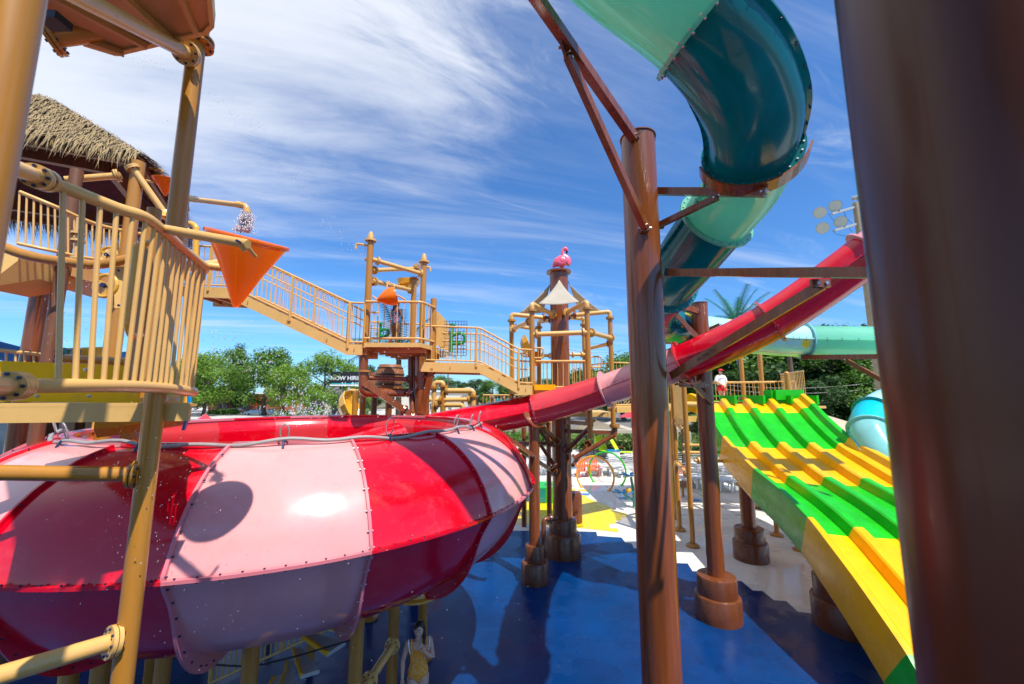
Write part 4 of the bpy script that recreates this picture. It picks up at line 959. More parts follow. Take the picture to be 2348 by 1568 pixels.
# ---------------------------------------------------------------- umbrella tower
UX,UY=P(1285,900,13.3).x,13.3
ut=thing('umbrella_tower','fat brown column ringed by tan elbow pipe posts and a railed deck','play tower',(UX,UY,0))
ctop=Z6(1022,345,UY-.3).z
b=MB(); b.cyl((UX,UY,0),(UX,UY,ctop),.31,44); b.build('column','brown_steel',ut,40)
b=MB(); b.lathe([(.31,ctop-.05),(.42,ctop-.03),(.42,ctop+.03),(.0,ctop+.03)],(UX,UY,0),40); b.build('column_cap','brown_steel',ut)
b=MB(); b.lathe([(.56,0),(.56,.62),(.53,.68),(.44,.71),(.44,1.05),(.41,1.12),(.3,1.14)],(UX,UY,0),44); b.build('footing','brown_foot',ut,30)
hz=Z6(1020,665,12.9).z
PO={}
for nm,(x,y,Y) in dict(fl=(815,655,11.75),fr=(1235,640,11.75),l=(660,730,13.2),r=(1410,710,13.2),bl=(868,780,14.6),br=(1210,760,14.6)).items():
    p=Z6(x,y+250,Y); zt_=Z6(x,y,Y).z; PO[nm]=V(p.x,Y,zt_)
    zb={'fl':3.9,'fr':3.75,'l':4.6,'r':3.6,'bl':4.3,'br':4.3}[nm]
    vpost(ut,p.x,Y,.078,zb,zt_,'post','tan_post'); c=MB(); c.flange((p.x,Y,zt_),(0,0,1),.14,.06,8); c.build('flange',['tan_post','bolt'],ut)
    d=V(p.x-UX,Y-UY,0).normalized(); b=MB(); pipe(b,[V(p.x,Y,zt_),V(p.x,Y,zt_+.22),V(UX,UY,zt_+.22-.1)+d*.55,],.075,16,0,.16); b.build('elbow_pipe','tan_rail',ut)
    c=MB(); q=V(UX,UY,zt_+.12)+d*.52; c.flange(q,d,.14,.06,8); c.cyl(q,q-d*.25,.06,12); c.build('hub_flange',['tan_rail' if nm in('fl','fr') else 'brown_steel','bolt'],ut)
fpipe(ut,PO['fl']+V(0,0,-.72),PO['fr']+V(0,0,-.72),.075,.08,.92,'tan_rail')
fpipe(ut,PO['fl']+V(0,0,-.3),PO['l']+V(0,0,-.3),.07,.12,.9,'tan_rail')
fpipe(ut,PO['bl']+V(0,0,-.1),PO['l']+V(0,0,-.15),.06,None,None,'tan_rail')
fpipe(ut,Z6(1240,815,11.75),Z6(1415,860,13.2),.075,.1,.95,'tan_rail'); fpipe(ut,Z6(1215,945,14.6),Z6(1410,900,13.2),.065,None,.93,'tan_rail')
fpipe(ut,Z6(880,990,14.4),Z6(965,995,14.4),.06,.2,.8,'tan_rail'); fpipe(ut,Z6(1100,985,14.4),Z6(1210,985,14.5),.06,.2,.8,'tan_rail')
# deck
dz=Z6(820,1245,11.75).z
D=[PO['fl'],PO['fr'],PO['r'],PO['br'],PO['bl'],PO['l']]; D=[V(p.x,p.y,dz) for p in D]
b=MB(); b.prism([p+V(0,0,-.1) for p in D],(0,0,.08)); b.build('deck','tan_board',ut,20)
b=MB(); b.beam(D[0]+V(.05,-.1,.05),D[1]+V(-1.0,-.1,.05),.04,.16); b.build('yellow_fascia','yellow_gel',ut,20)
b=MB()
for i in range(6): b.beam(D[i]+V(0,0,-.05),D[(i+1)%6]+V(0,0,-.05),.06,.16)
b.build('deck_fascia','tan_board',ut,20)
railing(ut,[D[0]+V(.1,0,0),D[1]+V(-.1,0,0)],.82,.06,.15,.035,.011); railing(ut,[D[4],D[3]],1.0,.06,.15,.026,.01); railing(ut,[D[5],D[4]],1.0,.06,.15,.026,.01)
railing(ut,[D[3]+V(0,0,-.1),D[2]+V(0,0,-.1),D[2]+V(1.2,.5,-.1)],1.0,.06,.15,.026,.01)
# lower brown cantilever frame
def bst(p,q,w=.12,nm='bracket_strut'): b=MB(); b.beam(p,q,w,w*1.15); b.build(nm,'brown_steel',ut,20)
for (x0,y0,x1,y1,x2,y2,Y,hy) in ((700,190,700,240,500,440,12.0,205),(915,240,915,310,560,520,12.9,285)):
    A=Z8(x0,y0,Y);B=Z8(x1,y1,Y);C=Z8(x2,y2,12.95); b=MB(); b.cyl(A,B,.085,14); b.tube([B,C],.075,14); b.build('bracket_strut','brown_steel',ut)
    c=MB(); c.flange(Z8(x0,y0-10,Y),(0,0,1),.16,.08,8); c.build('flange',['tan_post','bolt'],ut)
    c=MB(); c.flange(C,(C-B),.14,.06,8); c.build('flange',['brown_steel','bolt'],ut)
    bst(Z8(490,hy-8,12.95),Z8(x0,hy+8,Y),.1)
for (x0,y0,x1,y1,Y0,Y1) in ((375,385,-40,385,12.9,12.2),(400,370,225,190,12.7,11.9),(375,580,255,400,12.9,13.0),(375,640,60,440,12.9,12.0),(680,390,540,585,14.5,13.5)):
    bst(Z8(x0,y0,Y0),Z8(x1,y1,Y1),.09); c=MB(); c.flange(Z8(x0,y0,Y0-.1),Z8(x1,y1,Y1)-Z8(x0,y0,Y0),.13,.05,8); c.build('flange',['brown_steel','bolt'],ut)
# rear right walkway deck
b=MB(); b.prism([Z8(500,110,14.2),Z8(900,110,14.2),Z8(900,110,14.2)+V(0,2,0),Z8(500,110,14.2)+V(0,2,0)],(0,0,-.16)); b.build('deck','tan_board',ut,20)
# long tan walkway left-to-right behind (under red tube) + right to platform
wk=thing('walkway','low tan railed walkway from the umbrella tower to the mat slide platform','walkway',Z8(980,110,14))
W0=Z8(540,95,14.6); W1=Z8(930,95,15.2); W2=Z8(1440,110,17.0); W2.z=W1.z=W0.z
b=MB(); b.beam(W1,W2,.06,.2); b.beam(W1+V(0,1.3,0),W2+V(0,1.3,0),.06,.2); b.prism([W1+V(0,0,.02),W2+V(0,0,.02),W2+V(0,1.3,.02),W1+V(0,1.3,.02)],(0,0,.03)); b.build('deck','tan_board',wk,20)
railing(wk,[W1+V(0,0,.1),W2+V(0,0,.1)],1.05,.08,.14,.028,.011)
for x in (.95,): q=W1.lerp(W2,x); b=MB(); b.cyl((q.x,q.y,0),q+V(0,0,0),.09,12); b.build('post','tan_post',wk)
wk=thing('walkway','tan railed walkway low behind the red tube left of the umbrella column','walkway',Z8(180,250,16))
W1=Z8(-260,215,15.5); W2=Z8(385,205,16.5); W2.z=W1.z
b=MB(); b.beam(W1,W2,.06,.22); b.beam(W1+V(0,1.4,0),W2+V(0,1.4,0),.06,.22); b.prism([W1+V(0,0,.02),W2+V(0,0,.02),W2+V(0,1.3,.02),W1+V(0,1.3,.02)],(0,0,.03)); b.build('deck','tan_under',wk,20)
railing(wk,[W1+V(0,0,.1),W2+V(0,0,.1)],1.0,.08,.14,.028,.011)
for x in (.1,.55,.9): q=W1.lerp(W2,x); b=MB(); b.cyl((q.x,q.y,0),q,.1,12); b.build('post','brown_steel',wk)
# octagon bowl tipping wheel and loop
tb_=thing('tipping_bucket','round amber dish bucket between the lower bridge and the umbrella column','water bucket',Z6(765,935,13.5))
b=MB(); b.lathe([(0,-.28),(.18,-.26),(.34,-.16),(.44,.0),(.42,.01),(.3,-.12),(0,-.2)],(0,0,0),10); rt_=Matrix.Rotation(R(70),3,'Y'); b.v=[Z6(790,920,13.5)+rt_@v for v in b.v]; b.build('dish','amber_gel',tb_,20)
b=MB(); b.tube(fillet([Z6(735,990,13.5),Z6(760,1000,13.4),Z6(800,1000,13.4),Z6(790,960,13.4)],.1),.03,8); b.build('frame','tan_rail',tb_)
b=MB(); b.cyl(Z6(830,965,13.4),Z6(830,1070,13.4),.17,16); b.build('orange_drum','orange_gel',tb_)
for (x0,y0,x1,y1,Y) in ((835,935,900,1010,12.6),(1255,1000,1338,1080,13.0)):
    lp=thing('hoop_rail','','rail',Z6(x0,y0,Y)); b=MB(); b.tube(fillet([Z6(x0,y0,Y),Z6(x1,y0,Y),Z6(x1,y1,Y),Z6(x0,y1,Y)],.1),.028,8)
    for k in (.4,.7): b.tube([Z6(x0+(x1-x0)*k,y0,Y),Z6(x0+(x1-x0)*k,y1,Y)],.012,6)
    lp['label']='rounded tan loop rail '+('left of the umbrella column' if x0<1000 else 'right of the umbrella column'); lp['group']='loop rails on the umbrella tower'; b.build('loop','tan_rail',lp)
# shade sails
def sail(label,a,b_,c,sag,m,pf_=.14):
    t=thing('shade_sail',label,'shade sail',a,'triangular shade sails round the column'); n=12; vs=[];fs=[];idx={}
    for i in range(n+1):
        for j in range(n+1-i):
            k=n-i-j; l1,l2,l3=i/n,j/n,k/n; p=a*l1+b_*l2+c*l3; g=(a+b_+c)/3
            e=1-27*l1*l2*l3; edge=(l1*l2+l2*l3+l1*l3)
            pull=.62*((4*l1*l2)*(1-l3)**6+(4*l2*l3)*(1-l1)**6+(4*l1*l3)*(1-l2)**6)*.5
            p=p.lerp(g,pull*pf_); p.z-=sag*edge; idx[(i,j)]=len(vs); vs.append(p)
    for i in range(n):
        for j in range(n-i):
            fs.append((idx[i,j],idx[i+1,j],idx[i,j+1]))
            if j<n-i-1: fs.append((idx[i+1,j],idx[i+1,j+1],idx[i,j+1]))
    s=MB(); s.add(vs,fs); o=s.build('canvas',m,t,60); md=o.modifiers.new('s','SOLIDIFY'); md.thickness=.012
    return t
def cord(t,p,q): b=MB(); b.cyl(p,q,.012,6); b.build('shackle_cord','black',t)
a,b1,b2=Z6(1020,420,12.85),Z6(862,600,12.0),Z6(1172,586,12.0); s1=sail('bright cream triangular shade sail at the front of the flamingo column',a,b1,b2,.25,'canvas_white')
cord(s1,a,Z6(1020,345,12.95)); cord(s1,b1,Z6(832,610,11.85)); cord(s1,b2,Z6(1205,600,11.85))
a,b1,b2=Z6(952,455,13.3),Z6(722,672,13.2),Z6(900,668,13.9); s2=sail('shaded beige triangular shade sail on the left of the flamingo column',a,b1,b2,.15,'canvas')
cord(s2,a,Z6(965,430,13.3)); cord(s2,b1,Z6(690,680,13.2)); cord(s2,b2,Z6(870,725,14.4))
a,b1,b2=Z6(1097,455,13.3),Z6(1338,660,13.2),Z6(1170,664,13.9); s3=sail('shaded beige triangular shade sail on the right of the flamingo column',a,b1,b2,.15,'canvas')
cord(s3,a,Z6(1085,430,13.3)); cord(s3,b1,Z6(1370,660,13.2)); cord(s3,b2,Z6(1195,715,14.4))
# flamingo statue
fl=MB(); fy=13.2
body=[(972,330,.02),(985,310,.09),(1005,292,.17),(1030,285,.22),(1055,285,.21),(1075,290,.15),(1085,300,.09)]
q=catmull([Z6(x,y,fy) for x,y,_ in body],4); rr=[]; 
for i in range(len(q)):
    f=i/(len(q)-1)*(len(body)-1); k=min(int(f),len(body)-2); rr.append(body[k][2]*(1-(f-k))+body[k+1][2]*(f-k))
fl.tube(q,rr,16)
nk=[(1075,305,.12),(1087,288,.1),(1086,262,.08),(1068,245,.065),(1048,232,.055),(1044,212,.05),(1052,193,.055),(1064,187,.07),(1074,196,.065),(1078,208,.035),(1076,220,.012)]
q=catmull([Z6(x,y,fy) for x,y,_ in nk],4); rr=[]
for i in range(len(q)):
    f=i/(len(q)-1)*(len(nk)-1); k=min(int(f),len(nk)-2); rr.append(nk[k][2]*(1-(f-k))+nk[k+1][2]*(f-k))
fl.tube(q,rr,14)
fl.sphere(Z6(1030,290,fy-.12),.17,12,0,(1.1,.5,.8)); fl.sphere(Z6(1030,290,fy+.12),.17,12,0,(1.1,.5,.8))
fm=thing('flamingo_statue','glossy pink flamingo figure sitting on top of the fat brown column','statue',(UX,UY,ctop))
o=fl.build('body','flamingo',fm,60); md=o.modifiers.new('r','REMESH'); md.mode='VOXEL'; md.voxel_size=.018; md.use_smooth_shade=True
b=MB(); b.tube([Z6(1075,205,fy),Z6(1078,214,fy),Z6(1075,226,fy)],[.045,.035,.01],10); b.build('beak','black',fm)
# ---------------------------------------------------------------- small tan pipe maze behind the red tube
pm=thing('pipe_frame','tan bent water pipes standing behind the bowl between the two bridges','water pipes',Z6(150,1300,15))
YY=15
for pts,r in (([(75,1430),(75,1195),(140,1195),(145,1225)],.09),([(145,1220),(142,1430)],.1),([(165,1258),(370,1258),(372,1300),(370,1400)],.1),([(20,1326),(345,1324)],.085),([(100,1365),(285,1365),(292,1385)],.09),([(75,1370),(75,1430)],.1)):
    b=MB(); pipe(b,[Z6(x,y,YY) for x,y in pts],r,14,0,.18)
    if pts[-1][1]-pts[-2][1]>20: e=Z6(*pts[-1],YY); b.cyl(e,V(e.x,e.y,0),r,12)
    b.build('pipe','tan_rail' if r<.1 or pts[0][0]==165 else 'tan_post',pm)
for x,y,d in ((75,1232,(0,0,1)),(147,1222,(0,0,1)),(370,1298,(0,0,1)),(170,1258,(1,0,0)),(128,1326,(1,0,0)),(340,1324,(1,0,0)),(95,1365,(1,0,0))):
    b=MB(); b.flange(Z6(x,y,YY),d,.17,.08,8); b.build('flange',['tan_post','bolt'],pm)
# tan tipping dish in front of trees
td=thing('tipping_bucket','amber round water dish on a tan post above the far bowl rim','water bucket',Z4(1240,1390,14))
b=MB(); b.lathe([(0,-.35),(.3,-.3),(.52,-.12),(.62,.1),(.6,.12),(.45,-.08),(0,-.25)],(0,0,0),12); rt_=Matrix.Rotation(R(65),3,'Y')@Matrix.Rotation(R(20),3,'Z'); b.v=[Z4(1255,1385,14)+rt_@v for v in b.v]; b.build('dish','amber_gel',td,20)
b=MB(); c=Z4(1296,1260,13.6); b.cyl((c.x,c.y,0),c,.1,14); b.build('post','tan_post',td); b=MB(); b.tube([Z4(1250,1255,13.6),Z4(1330,1260,13.6)],.06,8); b.build('cross_pipe','tan_rail',td)
# ---------------------------------------------------------------- people
def ell(b,c,rx,ry,rz,n=14): b.sphere(c,1,n,0,(rx,ry,rz))
def loft(b,rings,n=18):
    """rings: (centre, rx, ry)"""
    o=len(b.v); k=len(rings)
    for c,rx,ry in rings:
        for j in range(n): q=2*math.pi*j/n; b.v.append(Vector(c)+V(rx*math.cos(q),ry*math.sin(q),0))
    for i in range(k-1):
        for j in range(n): j2=(j+1)%n; b.f.append((o+i*n+j,o+i*n+j2,o+(i+1)*n+j2,o+(i+1)*n+j)); b.m.append(0)
    b.f.append(tuple(o+j for j in range(n-1,-1,-1))); b.m.append(0); b.f.append(tuple(o+(k-1)*n+j for j in range(n))); b.m.append(0)
def hand(b,w,d,pn,s,curl=.4,thumb=1,fist=False):
    """w wrist, d direction of the fingers, pn palm normal; five separate fingers"""
    d=Vector(d).normalized(); pn=Vector(pn); pn=(pn-d*pn.dot(d)).normalized(); a=d.cross(pn).normalized(); w=Vector(w)
    b.tube([w,w+d*.03*s,w+d*.06*s,w+d*.085*s],[.022*s,.032*s,.034*s,.03*s],10)
    for i,(off,ln) in enumerate(((-.027,.068),(-.009,.078),(.009,.073),(.026,.056))):
        p0=w+d*.075*s+a*off*s; c=curl*(1+.15*i); d1=(d*math.cos(c)+pn*math.sin(c)); d2=(d*math.cos(2*c)+pn*math.sin(2*c)); d3=(d*math.cos(2.8*c)+pn*math.sin(2.8*c))
        p1=p0+d1*ln*.45*s; p2=p1+d2*ln*.32*s; p3=p2+d3*ln*.26*s; b.tube([p0-d*.01*s,p1,p2,p3],[.0095*s,.0088*s,.008*s,.0062*s],8)
    t0=w+d*.025*s-a*.024*s*thumb; t1=t0+(d*.6-a*thumb*.8+pn*.3).normalized()*.035*s; t2=t1+(d*.85-a*thumb*.35+pn*.35).normalized()*.03*s; b.tube([t0,t1,t2],[.012*s,.0105*s,.008*s],8)
def person(label,loc,H,rz,J,skin='skin',hairm='hair',vox=.008,look=0,hair_long=True,female=True,parts=(),cap=None,scale_w=1.0):
    t=thing('person',label,'person',loc); t.rotation_euler=(0,0,rz); h=H; sw=scale_w
    b=MB()
    X=lambda x,y,z: V(x*h,y*h,z*h)
    hd=J.get('head',(0,-.01,.93)); 
    # torso
    tors=[(X(0,0,.475),.05*h*sw,.045*h),(X(0,0,.50),.088*h*sw,.06*h),(X(0,0,.53),.098*h*sw,.066*h),(X(0,0,.57),.09*h*sw,.06*h),(X(0,0,.62),.074*h*sw,.052*h),(X(0,-.003,.68),.08*h*sw,.056*h),(X(0,-.004,.735),.092*h*sw,.062*h),(X(0,0,.785),.1*h*sw,.055*h),(X(0,.002,.815),.088*h*sw,.042*h),(X(0,.003,.832),.045*h,.035*h)]
    loft(b,tors)
    nk=X(0,.004,.82); b.tube([nk,X(hd[0]*.7,.002,.865),X(hd[0],hd[1],.9)],[.036*h,.031*h,.032*h],12)
    for s in (-1,1):
        hip=X(.052*s*sw,0,.5); kn=X(*J.get('knee%d'%s,(.05*s,-.005,.28))); an=X(*J.get('ank%d'%s,(.045*s,.01,.045)))
        b.tube([hip,hip.lerp(kn,.35),hip.lerp(kn,.75),kn,kn.lerp(an,.3)+V(0,.008*h,0),kn.lerp(an,.75),an],[.058*h,.055*h,.04*h,.033*h,.034*h,.022*h,.02*h],14)
        toe=an+V(.02*s*h,-.1*h,-.028*h); b.tube([an+V(0,.02*h,-.015*h),an+V(0,-.03*h,-.018*h),toe],[.022*h,.024*h,.014*h],10)
        sh=X(.108*s*sw,.003,.8); el=X(*J.get('el%d'%s,(.135*s,.01,.63))); wr=X(*J.get('wr%d'%s,(.145*s,-.02,.49)))
        b.tube([X(.06*s,.003,.812),sh,sh.lerp(el,.35),el,el.lerp(wr,.3),wr],[.03*h,.033*h,.028*h,.022*h,.022*h,.0145*h],12)
        hdr,hpn=J.get('hd%d'%s,((0,-.05,-1),(-s,0,0))); hand(b,wr,hdr,hpn,h*.62,J.get('curl%d'%s,.35),J.get('th%d'%s,s))
    # head
    yaw=Matrix.Rotation(look,3,'Z'); hc=X(hd[0],hd[1],hd[2])
    def hp(x,y,z): return hc+yaw@V(x*h,y*h,z*h)
    o=len(b.v); b.sphere(hc,1,20,0,(.049*h,.058*h,.066*h))
    b.sphere(hp(0,-.012,-.035),.035*h,14,0,(1,.95,1)); b.tube([hp(0,-.056,.004),hp(0,-.066,-.014)],[.006*h,.011*h],8)
    b.sphere(hp(0,-.052,-.034),.012*h,8,0,(1.5,.6,.6)); b.sphere(hp(0,-.045,-.055),.014*h,8)
    for s in (-1,1): b.sphere(hp(.05*s,.003,-.008),.013*h,8,0,(.5,.8,1.4)); 
    ob=b.build('body',skin,None,60); ob.location=(0,0,0)
    md=ob.modifiers.new('r','REMESH'); md.mode='VOXEL'; md.voxel_size=vox; md.use_smooth_shade=True; sm=ob.modifiers.new('s','SMOOTH'); sm.iterations=2; sm.factor=.5
    dg=bpy.context.evaluated_depsgraph_get(); me=bpy.data.meshes.new_from_object(ob.evaluated_get(dg)); ob.modifiers.clear(); ob.data=me; me.materials.clear(); me.materials.append(M[skin]); ob.parent=t
    b=MB()
    for s in (-1,1): b.sphere(hp(.02*s,-.05,.008),.008*h,8,0,(1.2,.6,.7))
    e=b.build('eyes','white_paint',None); e.parent=ob; b=MB()
    for s in (-1,1): b.sphere(hp(.02*s,-.0555,.008),.0042*h,6); b.sphere(hp(.02*s,-.054,.021),.004*h,6,0,(3,.5,.7))
    b.sphere(hp(0,-.0615,-.036),.004*h,6,0,(4,.5,.8))
    e=b.build('pupils_and_brows','dark',None); e.parent=ob
    # hair
    b=MB(); o=len(b.v); b.sphere((0,0,0),1,20,0,(.054*h,.062*h,.06*h)); b.v=[hc+yaw@(v+V(0,.012*h,.016*h)) for v in b.v]
    if hair_long:
        b.tube([hp(0,.04,.03),hp(.0,.062,-.02),hp(.01,.06,-.08),hp(.02,.055,-.14),hp(.02,.05,-.19)],[.045*h,.045*h,.036*h,.028*h,.008*h],12)
        b.tube([hp(.05,.0,.01),hp(.058,-.005,-.05),hp(.06,-.02,-.13)],[.016*h,.018*h,.008*h],8)
    ob2=b.build('hair',hairm,None,60); ob2.parent=t
    def garment(name,rings,m,extra=None):
        g=MB(); 
        if rings: loft(g,rings)
        if extra: extra(g,X,hp)
        o=g.build(name,m,None,60); o.parent=t; return o
    for p in parts: garment(*[(q(X,h) if callable(q) and i==1 else q) for i,q in enumerate(p)])
    return t
# swimsuit fabrics
mat('swim_orange',(.85,.3,.01),.6); dots(M['swim_orange'],(.9,.7,.5),42,.27)
mat('swim_multi',(.02,.08,.2),.6,var=0); dots(M['swim_multi'],(.8,.2,.15),16,.33)
mat('cloth_white',(.8,.8,.8),.8,var=.05); mat('cloth_red',(.65,.01,.02),.7,var=.08); mat('cloth_green',(.0,.25,.15),.8)
def suit(pad,lowleg=True):
    def f(X,h): return [(X(0,0,.462),.028*h,.045*h+pad*h),(X(0,-.001,.485),(.06+pad)*h,(.056+pad)*h),(X(0,0,.51),(.088+pad)*h,(.063+pad)*h),(X(0,0,.53),(.098+pad)*h,(.066+pad)*h),(X(0,0,.57),(.09+pad)*h,(.06+pad)*h),(X(0,0,.62),(.074+pad)*h,(.052+pad)*h),(X(0,-.003,.68),(.08+pad)*h,(.056+pad)*h),(X(0,-.004,.735),(.092+pad)*h,(.062+pad)*h),(X(0,-.002,.76),(.088+pad)*h,(.058+pad)*h)]
    return f
def straps(g,X,hp):
    for s in (-1,1): g.tube([X(.07*s,-.062,.745),X(.075*s,-.045,.79),X(.075*s,-.012,.838),X(.075*s,.03,.82),X(.07*s,.06,.76)],[.014,.016,.018,.016,.014],8)
def frill(g,X,hp,s):
    g.tube([X(.088*s,-.062,.74),X(.1*s,-.045,.79),X(.104*s,-.01,.842),X(.1*s,.03,.82)],[.007,.011,.013,.008],7)
g0=P(961,1440,6.7); 
person('girl in orange dotted swimsuit holding one hand over her mouth on the blue floor',(g0.x,6.7,0),1.52,R(18),
  {'head':(-.005,-.02,.93),'el1':(.14,-.03,.65),'wr1':(.045,-.12,.77),'hd1':((-.42,-.1,.8),(0,1,.1)),'curl1':.12,'th1':1,
   'el-1':(-.15,.02,.64),'wr-1':(-.155,-.05,.52),'hd-1':((0,-.4,-1),(1,0,0)),'curl-1':.8,'knee1':(.055,-.01,.28),'knee-1':(-.045,-.01,.28)},
  vox=.006,look=R(-22),scale_w=1.02,parts=[('swimsuit',suit(.006),'swim_orange',straps),('frill',None,'cloth_white',lambda g,X,hp:frill(g,X,hp,-1)),('frill',None,'cloth_white',lambda g,X,hp:frill(g,X,hp,1))])
g1=Z4(1590,880,11.2)
person('child in colourful swimsuit with long dark hair standing on the bucket tower deck',(g1.x,11.2,pz),1.38,R(150),
  {'el1':(.13,-.04,.66),'wr1':(.06,-.13,.6),'el-1':(-.15,-.03,.64),'wr-1':(-.1,-.14,.56),'knee1':(.09,-.04,.28),'ank1':(.14,.08,.05),'head':(0,-.02,.93)},skin='skin_dark',vox=.012,parts=[('swimsuit',suit(.006),'swim_multi',straps)])
def shorts(X,h): return [(X(0,0,.44),.112*h,.075*h),(X(0,0,.5),.11*h,.075*h),(X(0,0,.56),.096*h,.067*h),(X(0,0,.6),.084*h,.06*h)]
def shleg(g,X,hp):
    for s in (-1,1): g.tube([X(.055*s,0,.5),X(.062*s,0,.39)],[.066*1.65,.072*1.65],14)
def shirt(X,h): return [(X(0,0,.555),.11*h,.078*h),(X(0,0,.6),.104*h,.074*h),(X(0,-.002,.68),.1*h,.07*h),(X(0,-.004,.75),.108*h,.072*h),(X(0,0,.8),.11*h,.062*h),(X(0,.002,.828),.075*h,.047*h),(X(0,.002,.838),.045*h,.04*h)]
def sleeve(g,X,hp):
    for s in (-1,1): g.tube([X(.09*s,.003,.802),X(.125*s,.005,.74),X(.142*s,.01,.66)],[.042*1.65,.047*1.65,.05*1.65],12)
lg=P(1656,925,18.3)
lt=person('lifeguard in red cap, white shirt and red shorts standing on the far platform',(lg.x,18.3,4.55),1.62,R(8),
  {'el1':(.15,-.02,.65),'wr1':(.03,-.13,.55),'el-1':(-.15,-.02,.65),'wr-1':(-.01,-.13,.53),'hd1':((-.3,-.2,-1),(0,1,0)),'hd-1':((.3,-.2,-1),(0,1,0))},vox=.012,hair_long=False,
  parts=[('shorts',shorts,'cloth_red',shleg),('shirt',shirt,'cloth_white',sleeve),
   ('cap',None,'cloth_red',lambda g,X,hp:(g.sphere(hp(0,.005,.035),.06*1.62,14,0,(1,1.1,.75)),g.box(hp(0,-.075,.03),(.1,.1,.012)))),
   ('sunglasses',None,'black',lambda g,X,hp:(g.box(hp(-.02,-.058,.008),(.05,.02,.03)),g.box(hp(.02,-.058,.008),(.05,.02,.03)))),
   ('shirt_print',None,'net_blue',lambda g,X,hp:[g.box(X(-.05+.0145*k,-.0715,.735),(.014,.01,.02 if k%2 else .028)) for k in range(8)])])
gp=G(1462,1268); 
person('child in green top mostly hidden behind the tall middle pole on the white floor',(gp.x+.18,gp.y+.1,0),1.15,R(20),{},vox=.012,parts=[('top',shirt,'cloth_green',None),('shorts',shorts,'cloth_green',None)],skin='skin')
# ---------------------------------------------------------------- trees
def tree_proto(seed,H,W,leafm,n=3600,ls=.5,trunk=.14,cone=False,base=.22,clumps=26):
    rnd=random.Random(seed); t=thing('leafy_tree','x','tree',(0,0,0)); b=MB()
    tr=[V(0,0,0),V(.02*H,0,.15*H),V(.0,.01*H,.35*H),V(-.01*H,0,.6*H),V(0,0,.85*H)]; b.tube(catmull(tr,3),[ (.028*H)*(1-.07*i) for i in range(13)],8)
    cl=[]
    for i in range(clumps):
        zf=base+(1-base)*((i+.5)/clumps)**.9; 
        if cone: wr=(1-(zf-base)/(1-base))**.8*.5
        else: wr=math.sin(math.pi*min(1,max(.0,(zf-base+.10)/(1.16-base))))**.65*.5
        a=rnd.random()*6.283; rr_=W*wr*(.35+.65*rnd.random()**.5); c=V(rr_*math.cos(a),rr_*math.sin(a),H*zf*.94); cl.append((c,W*rnd.uniform(.13,.22)))
        if i%2==0: s=V(0,0,H*max(.15,zf-.22)); b.tube([s,s.lerp(c,.5)+V(0,0,.02*H),c],[.011*H,.007*H,.003*H],5)
    b.build('trunk','bark',t)
    m=MB(); vs=[];fs=[]
    for k in range(n):
        c,r=cl[rnd.randrange(len(cl))]; d=V(rnd.gauss(0,1),rnd.gauss(0,1),rnd.gauss(0,.75)).normalized()*r*(rnd.random()**.4)
        p=c+d; nrm=(d.normalized()+V(rnd.gauss(0,.6),rnd.gauss(0,.6),rnd.gauss(0,.6)+.3)).normalized(); a=nrm.orthogonal().normalized(); a.rotate(Matrix.Rotation(rnd.random()*6.28,3,nrm)); q=nrm.cross(a); s=ls*rnd.uniform(.5,1.1)
        o=len(vs); vs+=[p-a*s*.5,p+q*s*.3,p+a*s*.5,p-q*s*.3]; fs.append((o,o+1,o+2,o+3))
    m.add(vs,fs); m.build('crown',leafm,t,0)
    return t
tA=tree_proto(1,16,13,'leaf_bright',9500,.6); tB=tree_proto(2,16,12,'leaf_mid',9500,.6); tC=tree_proto(3,16,10,'leaf_dark',8000,.65,cone=False,base=.1); tD=tree_proto(4,14,6,'leaf_dark',2600,.5,cone=True,base=.1); tE=tree_proto(5,9,8,'leaf_bright',7000,.36,base=.06)
used=set()
def plant(proto,H0,u,vt,Y,label,group,zb=0,rz=None,wd=1):
    p=P(u,vt,Y); s=(p.z-zb)/H0; 
    if proto.name in used: t=copy_tree(proto)
    else: t=proto; used.add(proto.name)
    t.location=(p.x,Y,zb); t.scale=(s*wd,s*wd,s); t.rotation_euler=(0,0,rz if rz is not None else random.random()*6.28); t['label']=label; t['group']=group; t['category']='tree'
    return t
random.seed(21)
gl='trees beyond the car park'
for pr_,H0,u,vt,Y,lb,w in ((tA,16,478,812,96,'bright green broad tree at the left end of the car park row',1.1),(tB,16,520,800,110,'mid green tall tree behind the white cars',1),(tD,14,552,786,118,'dark pointed conifer rising above the left trees',1),
  (tB,16,618,800,100,'rounded green tree with hazy crown behind the falling water arc',1.15),(tA,16,655,838,92,'low bright green tree left of the brick building',1.0),(tD,14,690,828,124,'small dark conifer top between two leafy trees',.8),
  (tA,16,748,810,98,'bushy green tree just left of the billboard',1.15),(tB,16,800,842,116,'mid green tree half hidden behind the billboard',1),(tC,16,845,835,130,'dark green tree behind the bucket tower legs',1.2),(tE,9,838,905,80,'light green young tree right of the round amber dish',1),(tC,16,440,815,120,'dark tree at the edge of the near railing',1.2),
  (tE,9,720,893,70,'bright low tree by the grey roofed shop',.9)):
    plant(pr_,H0,u,vt,Y,lb,gl,0,None,w)
gm='dark trees on the ridge behind the bridges'
k=0
